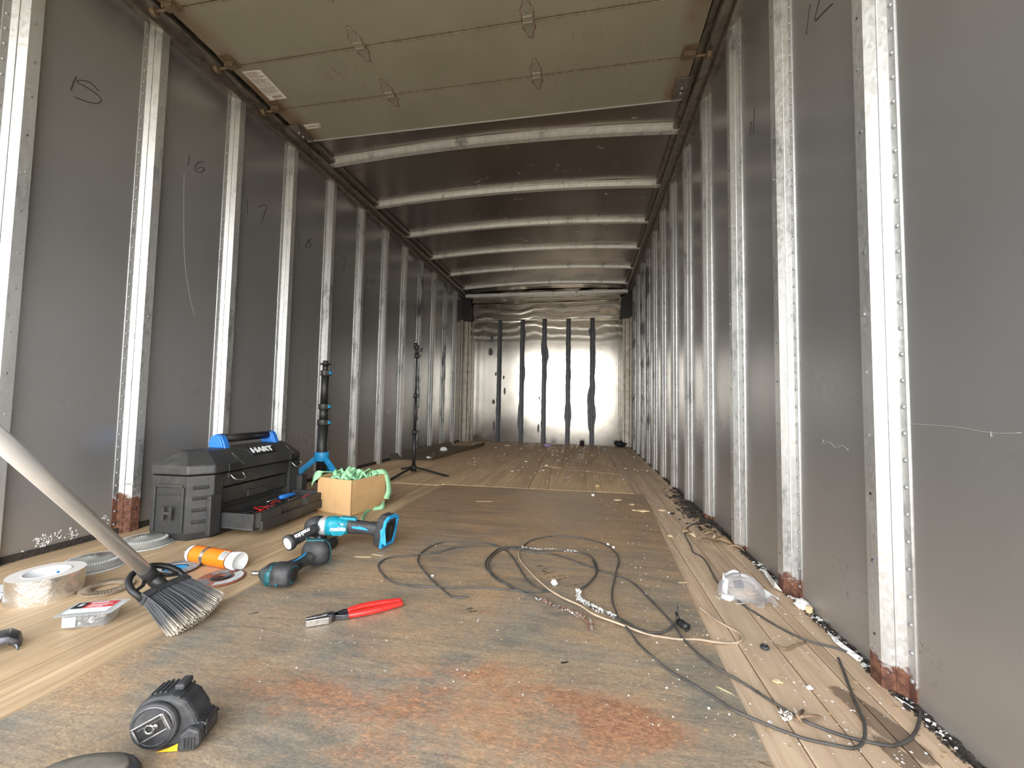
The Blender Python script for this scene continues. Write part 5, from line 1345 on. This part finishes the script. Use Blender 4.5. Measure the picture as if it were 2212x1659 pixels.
# lumps, chips and scraps that can be counted
def lump(px, py, sx_, sy_, sz_, mt, name, label, cat, seed, rz=0, group=None, flat=False):
    p = at(px, py, 0); z0 = floor_z(p); m = MB(); n_ = 9 if not flat else 4
    if p.y > 2.7: z0 = .0046
    prof = []
    nn = 14; vs = []; rows = 7
    for i in range(rows+1):
        a = pi*i/rows
        for j in range(nn):
            b = 2*pi*j/nn; d = Vector((sin(a)*cos(b), sin(a)*sin(b), -cos(a)))
            k2 = 1+.45*mnoise.noise(d*1.7+Vector((seed*3.1, 0, 0)))+.18*mnoise.noise(d*5+Vector((0, seed*2.3, 0)))
            z = d.z*sz_*k2*.5+sz_*.45
            vs.append((d.x*sx_*k2*.5, d.y*sy_*k2*.5, max(0, z)))
    fs = [(i*nn+j, i*nn+(j+1) % nn, (i+1)*nn+(j+1) % nn, (i+1)*nn+j) for i in range(rows) for j in range(nn)]
    m.add(vs, fs, None, False)
    o = m.build(name, mt, None, loc=(p.x, p.y, z0), rot=(0, 0, rz)); return tag(o, label, cat, group)
lump(1733, 1314, .05, .035, .022, 'plaster', 'foam_chunk', 'white foam chunk at the foot of the second right rib', 'foam', 1, .9)
lump(1748, 1326, .022, .018, .02, 'cream', 'foam_chunk', 'small cream chip leaning on the white foam chunk', 'foam', 2, .4)
lump(1625, 1285, .034, .018, .010, 'leaf', 'chip', 'curled tan chip in front of the clear packaging', 'chip', 3, .2)
lump(1197, 1268, .020, .018, .018, 'clear_haze', 'plaster_piece', 'pale grey lump where two cables meet', 'plaster', 4, .3)
lump(1313, 1181, .012, .010, .009, 'plaster', 'plaster_piece', 'white plaster crumb on the arched far cable loop', 'plaster', 5)
lump(1325, 1187, .011, .009, .008, 'plaster', 'plaster_piece', 'white plaster crumb just right of the arched cable loop', 'plaster', 6)
lump(1281, 1073, .020, .018, .012, 'plaster', 'plaster_piece', 'round white crumb near the far edge of the steel plate', 'plaster', 7)
lump(1383, 1107, .085, .035, .010, 'cream', 'leaf_scrap', 'cream crumbled scrap near the right plate edge, the biggest of its cluster', 'scrap', 8, .1)
lump(1334, 1083, .045, .03, .008, 'cream', 'leaf_scrap', 'cream scrap at the far left of the cluster near the plate edge', 'scrap', 9, .3)
lump(1365, 1093, .03, .018, .008, 'cream', 'leaf_scrap', 'small cream scrap between two larger ones near the plate edge', 'scrap', 10, .3)
lump(1430, 1104, .045, .02, .008, 'cream', 'leaf_scrap', 'cream scrap on the boards right of the steel plate edge', 'scrap', 11, -.2)
lump(1446, 1109, .016, .012, .008, 'plaster', 'plaster_piece', 'white crumb beside the cream scrap on the right boards', 'plaster', 12)
lump(1448, 1160, .022, .022, .010, 'cream', 'plaster_piece', 'cream lump at the right plate edge left of the leaf litter', 'plaster', 13)
lump(1679, 1475, .018, .014, .006, 'cream', 'plaster_piece', 'pale flake on the right boards above the stain', 'plaster', 14)
lump(1748, 1489, .012, .010, .006, 'plaster', 'plaster_piece', 'square white flake on the right boards above the stain', 'plaster', 15, .4)
lump(934, 1249, .010, .008, .006, 'plaster', 'plaster_piece', 'white crumb inside the left small cable loop', 'plaster', 16)
lump(826, 1258, .009, .018, .003, 'leaf', 'chip', 'small tan seed-like chip left of the cable loop', 'chip', 17, .5)
lump(958, 975, .09, .05, .045, 'plaster', 'plaster_piece', 'white plaster heap lying on the sheet metal channel', 'plaster', 18)
lump(1183, 966, .10, .05, .045, 'lilac', 'foam_block', 'small lilac block near the bulkhead', 'block', 19)
lump(1180, 1008, .03, .02, .012, 'plaster', 'plaster_piece', 'white crumb on the worn middle board', 'plaster', 20)
lump(1290, 1054, .03, .02, .018, 'leaf', 'chip', 'dark tan lump on the square plywood piece', 'chip', 21)
lump(1095, 964, .08, .03, .015, 'cream', 'plaster_piece', 'pale flat scrap left of the dark rag near the bulkhead', 'plaster', 22)
for i, (px, py, L_, an, lb) in enumerate([(783, 1206, .06, .0, 'long pale wood splinter lying beside the angle grinder'), (815, 1202, .045, -.3, 'thin pale splinter just right of the long one by the grinder'), (938, 1180, .03, -.8, 'short pale splinter inside the far left cable loop'), (1045, 1085, .09, .1, 'pale straw on the far part of the steel plate'), (1475, 1262, .03, .05, 'pale straw near the right edge of the steel plate'), (1565, 1497, .028, -.8, 'tiny pale straw between the two cables')]):
    p = at(px, py, 0); m = MB(); w = .0055 if i == 0 else .002
    m.prism([(-L_/2, 0), (-L_/4, -w), (L_/4, -w*.8), (L_/2, 0), (L_/5, w*.7), (-L_/4, w)], 0, .0012); tag(m.build('wood_splinter', 'straw', None, loc=(p.x, p.y, floor_z(p)+.0002+(.008*0)), rot=(0, 0, YAW+an)), lb, 'splinter', 'pale splinters on the floor')
# rubber ring and a curled rusty strip on the right boards
p = at(1652, 1402, 0); m = MB(); m.lathe([(.004, 0), (.008, 0), (.0095, .003), (.008, .007), (.005, .007), (.004, .003), (.004, 0)], 20)
tag(m.build('rubber_ring', 'rubber', None, loc=(p.x, p.y, .0008)), 'small dark rubber ring on the right boards', 'ring')
m = MB(); m.tube(smooth_path([at(1673, 1393, .004), at(1688, 1399, .005), at(1700, 1402, .005), at(1722, 1392, .006), at(1738, 1388, .004)]), lambda u: .0028*(1-.5*abs(u-.5)), 6)
tag(m.build('bark_strip', 'bark', None), 'curled brown strip of bark right of the rubber ring', 'strip')

# paper-thin leaves heaped by the third rib
def leaf(px, py, L_, W2, rz, tilt, mt, lb, z=.006):
    p = at(px, py, 0); m = MB(); vs = []; n_ = 8
    for i in range(n_+1):
        u = i/n_; w = W2*sin(pi*min(1, u*.96+.02))**.8*(1+.25*mnoise.noise((u*5, px*.1, 0))); cz = .18*L_*sin(pi*u)
        vs += [(L_*(u-.5), -w, cz+.3*w), (L_*(u-.5), 0, cz), (L_*(u-.5), w, cz+.35*w)]
    m.add(vs, [f for i in range(n_) for f in ((3*i, 3*i+1, 3*i+4, 3*i+3), (3*i+1, 3*i+2, 3*i+5, 3*i+4))], None, True)
    return tag(m.build('dry_leaf', mt, None, loc=(p.x, p.y, z), rot=(tilt, 0, rz), solid=.0007), lb, 'leaf', 'dry leaves by the right wall')
LV = [(1560, 1175, .075, .018, -.5, .2, 'leaf', 'largest dry leaf at the right end of the leaf litter'), (1590, 1190, .06, .014, -.7, -.2, 'cream', 'pale dry leaf beneath the third right rib'),
      (1535, 1157, .055, .012, .3, .1, 'leaf', 'dry leaf in the middle of the leaf litter'), (1495, 1160, .05, .010, -1.2, .4, 'cream', 'pale curled leaf at the near left of the litter'),
      (1483, 1152, .04, .010, .5, .3, 'leaf', 'leaf at the far left end of the litter'), (1525, 1175, .06, .010, -.35, 0, 'leaf', 'long narrow leaf along the near side of the litter'),
      (1515, 1143, .05, .008, -.6, .2, 'leaf', 'thin leaf at the far side of the litter'), (1545, 1166, .04, .012, .9, .5, 'cream', 'small upright pale leaf inside the litter')]
for l in LV: leaf(*l)
# packing debris: dirt and flakes along the foot of each wall
def litter(name, mt, label, cat, n, fn, size, seed, flat=.5):
    Rx = random.Random(seed); m = MB()
    for i in range(n):
        x, y, z = fn(Rx); s = size*Rx.choice([.35, .5, .5, .8, 1, 1.6] if Rx.random() < .97 else [2.2]); a = Rx.uniform(0, pi)
        k2 = Rx.choice([3, 4, 5]); top = []
        for j in range(k2):
            b = a+2*pi*j/k2; rr = s*Rx.uniform(.5, 1.1); top.append((x+rr*cos(b), y+rr*sin(b)))
        m.prism(top, z, z+s*flat*Rx.uniform(.3, 1))
    o = m.build(name, mt); return tag(o, label, cat, kind='stuff')
def zone(px0, px1, py0, py1):
    def f(Rx):
        p = at(Rx.uniform(px0, px1), Rx.uniform(py0, py1), 0)
        while not (XL+.03 < p.x < XR-.03): p = at(Rx.uniform(px0, px1), Rx.uniform(py0, py1), 0)
        z = floor_z(p) if p.y < 2.66 else .0125
        return p.x, p.y, z
    return f
def rightish(Rx):
    while True:
        y = .75+4.9*Rx.random()**1.7; x = XR-.03-abs(Rx.gauss(0, .33))
        if XL+.05 < x < XR-.03: break
    p = Vector((x, y, 0)); return x, y, (floor_z(p) if y < 2.66 else .0046)
litter('paint_flakes', 'plaster', 'tiny white flakes scattered over the right half of the floor', 'flakes', 1300, rightish, .0017, 1, .4)
litter('paint_flakes', 'plaster', 'sparse tiny white flakes over the steel plate and far plywood', 'flakes', 300, zone(560, 1500, 1000, 1500), .0013, 2, .35)
litter('wood_chips', 'leaf', 'small tan chips scattered by the right wall', 'chips', 420, rightish, .0032, 3, .3)
litter('far_crumbs', 'plaster', 'pale crumbs on the far plywood in front of the bulkhead', 'crumbs', 160, zone(1000, 1400, 962, 1045), .008, 4, .4)
def along(X, w, y0, y1):
    def f(Rx): return X+(w if X < 0 else -w)*Rx.random()**1.5, Rx.uniform(y0, y1), .0006
    return f
litter('dirt_line', 'dirt', 'dark dirt and rubble packed along the foot of the right wall', 'dirt', 2600, along(XR-.002, .024, .45, 3.4), .0032, 5, .9)
litter('plaster_line', 'plaster', 'white crumbs in the gap along the right wall', 'plaster', 420, along(XR-.004, .02, .8, 1.6), .003, 6, .9)
litter('dirt_line_left', 'dirt', 'dark dirt along the foot of the left wall', 'dirt', 700, along(XL+.002, .012, .9, 5.6), .0028, 7, .8).name = 'dirt_line'
litter('dirt_heap', 'dirt', 'dark clump of dirt by the far right ribs', 'dirt', 700, lambda Rx: (XR-.01-abs(Rx.gauss(0, .05)), 2.35+Rx.gauss(0, .22), .0006), .007, 8, .8)

# white paper strip and sliver by the ribs
def paper(px_, label, z1=.03):
    pts = [at(a, b, c) for a, b, c in px_]; m = MB(); m.add(pts, [tuple(range(len(pts)))]); return tag(m.build('paper_scrap', 'plaster', solid=.001), label, 'paper')
paper([(1643, 1228, .012), (1655, 1232, .02), (1674, 1258, .03), (1690, 1278, .006), (1672, 1270, .004)], 'crumpled white scrap leaning on the wall behind the clear packaging')
paper([(1785, 1360, .004), (1800, 1375, .006), (1858, 1418, .010), (1848, 1425, .003), (1800, 1385, .003)], 'long white strip in the gap left of the widest right rib')
paper([(1933, 1504, .004), (1952, 1515, .010), (1974, 1530, .006), (1952, 1521, .002)], 'thin white sliver at the foot of the widest right rib')

# clear blister pack with white label
p = at(1600, 1283, 0); t = thing('blister_pack', 'crumpled clear plastic packaging with white card lying by the right wall', 'packaging', (p.x, p.y, .0008), .35)
m = MB(); ring = []
for r_, z in ((.060, .0), (.058, .012), (.050, .030), (.034, .044), (.014, .050), (.001, .051)):
    ring.append([(r_*1.15*cos(2*pi*k2/28)*(1+.14*mnoise.noise((k2*.6, z*40, 2))), r_*.85*sin(2*pi*k2/28)*(1+.14*mnoise.noise((k2*.6, z*40, 8))), z*(1+.25*mnoise.noise((k2*.5, 1, z*30)))) for k2 in range(28)])
m.loft(ring, None, True, True, False); m.build('clear_dome', 'bag', t)
m = MB(); vs = []; ncol = 12
for i in range(ncol+1):
    a = rad(60)+rad(130)*i/ncol; vs += [(.052*cos(a), .050*sin(a), .004), (.058*cos(a)*.8, .052*sin(a)*.8, .048+.004*sin(i))]
m.add(vs, [(2*i, 2*i+1, 2*i+3, 2*i+2) for i in range(ncol)], None, True); m.build('white_card', 'bulbwhite', t, solid=.001)
m = MB(); m.prism(rrect(.030, .022, .004), 0, .002, T(-.002, .006, .024) @ RX(rad(60))); m.build('grey_part', 'dsteel', t)
m = MB()
for k2 in range(5):
    a0_ = rad(200+35*k2); c0_ = Vector((.055*cos(a0_), .05*sin(a0_), .002)); vs = []
    for i in range(7):
        u = i/6; d = Vector((cos(a0_+.3*sin(u*5)), sin(a0_+.3*sin(u*5)), 0)); sd = Vector((-d.y, d.x, 0))*.018*(1-u*.5)
        vs += [c0_+d*.045*u-sd+Vector((0, 0, .004*sin(u*7+k2))), c0_+d*.045*u+sd+Vector((0, 0, .006*cos(u*6+k2)+.004))]
    m.add(vs, [(2*i, 2*i+1, 2*i+3, 2*i+2) for i in range(6)], None, True)
m.build('film_edge', 'bag', t)

# sheet metal channel by the far left wall
M['channel'] = plain('dusty_sheet_metal', srgb(120, 108, 92), .6, .4, .2, 12, dirt=srgb(95, 80, 62), dirt_amt=.6)
q = [at(845, 993, .005), at(930, 996, .005), at(1045, 963, .005), at(975, 963, .005)]
m = MB(); z = Vector((0, 0, 1))
a, b, c, d = q
m.add([a, b, c, d, a+z*.003, b+z*.003, c+z*.003, d+z*.003], [(0, 1, 2, 3), (4, 7, 6, 5), (0, 4, 5, 1), (1, 5, 6, 2), (2, 6, 7, 3), (3, 7, 4, 0)])
up = z*.05
n1 = (b-a).normalized()
m.add([b, c, c+n1*.02+up, b+n1*.02+up, b+n1*.003, c+n1*.003, c+n1*.023+up, b+n1*.023+up], [(0, 1, 2, 3), (4, 7, 6, 5), (3, 2, 6, 7), (0, 3, 7, 4), (1, 5, 6, 2)])
m.add([a, d, d-n1*.02+up, a-n1*.02+up, a-n1*.003, d-n1*.003, d-n1*.023+up, a-n1*.023+up], [(0, 1, 2, 3), (4, 7, 6, 5), (3, 2, 6, 7), (0, 3, 7, 4), (1, 5, 6, 2)])
tag(m.build('metal_channel', 'channel'), 'long bent sheet metal tray lying along the far left wall', 'metal sheet')
lump(926, 991, .05, .03, .02, 'plaster', 'plaster_piece', 'small white crumb at the near end of the metal tray', 'plaster', 30)
# rags and cans by the bulkhead
lump(1128, 956, .24, .08, .05, 'ink', 'dark_rag', 'black rag on the floor left of centre at the bulkhead', 'rag', 41)
lump(1152, 955, .22, .07, .06, 'ink', 'dark_rag', 'second black rag touching the first at the bulkhead', 'rag', 42)
lump(1017, 952, .20, .12, .06, 'ink', 'dark_rag', 'dark heap in the far left corner of the bulkhead', 'rag', 43)
lump(1340, 966, .16, .12, .08, 'ink', 'dark_rag', 'dark heap in the far right corner of the bulkhead', 'rag', 44)
for px, py, lb in ((1108, 955, 'small dull metal can left of the black rags at the bulkhead'), (1257, 964, 'small dull metal can right of centre at the bulkhead')):
    p = at(px, py, 0); t = thing('metal_can', lb, 'can', (p.x, p.y, .0046), 0, 'cans by the bulkhead'); m = MB(); m.lathe([(.001, 0), (.030, 0), (.030, .062), (.032, .064), (.029, .066), (.028, .060), (.001, .058)], 24); m.build('can_body', 'dsteel', t)

# dark gouges scuffed into the plate under the cables
Rz = random.Random(77); m = MB()
for (x0, y0, x1, y1) in [(1160, 1226, 1172, 1224), (1166, 1233, 1186, 1229), (1176, 1242, 1200, 1237), (1184, 1250, 1222, 1246), (1196, 1257, 1228, 1250), (1172, 1237, 1180, 1236), (1222, 1270, 1260, 1263), (1008, 1320, 1022, 1317), (1014, 1325, 1032, 1323), (1212, 1437, 1226, 1434), (540, 1331, 560, 1326)]:
    n_ = 12
    for j in range(n_):
        u = j/n_; p = at(x0+(x1-x0)*u+Rz.uniform(-2, 2), y0+(y1-y0)*u+Rz.uniform(-1.2, 1.2), 0); a = Rz.uniform(-.4, .4); l = Rz.uniform(.002, .006); w = Rz.uniform(.0006, .0016)
        m.prism([(p.x+l*cos(a), p.y+l*sin(a)), (p.x-w*sin(a), p.y+w*cos(a)), (p.x-l*cos(a), p.y-l*sin(a)), (p.x+w*sin(a), p.y-w*cos(a))], .0038, .0043)
sc_o = m.build('scuff_mark', 'dirt', bpy.data.objects['steel_plate']); sc_o['kind'] = 'stuff'
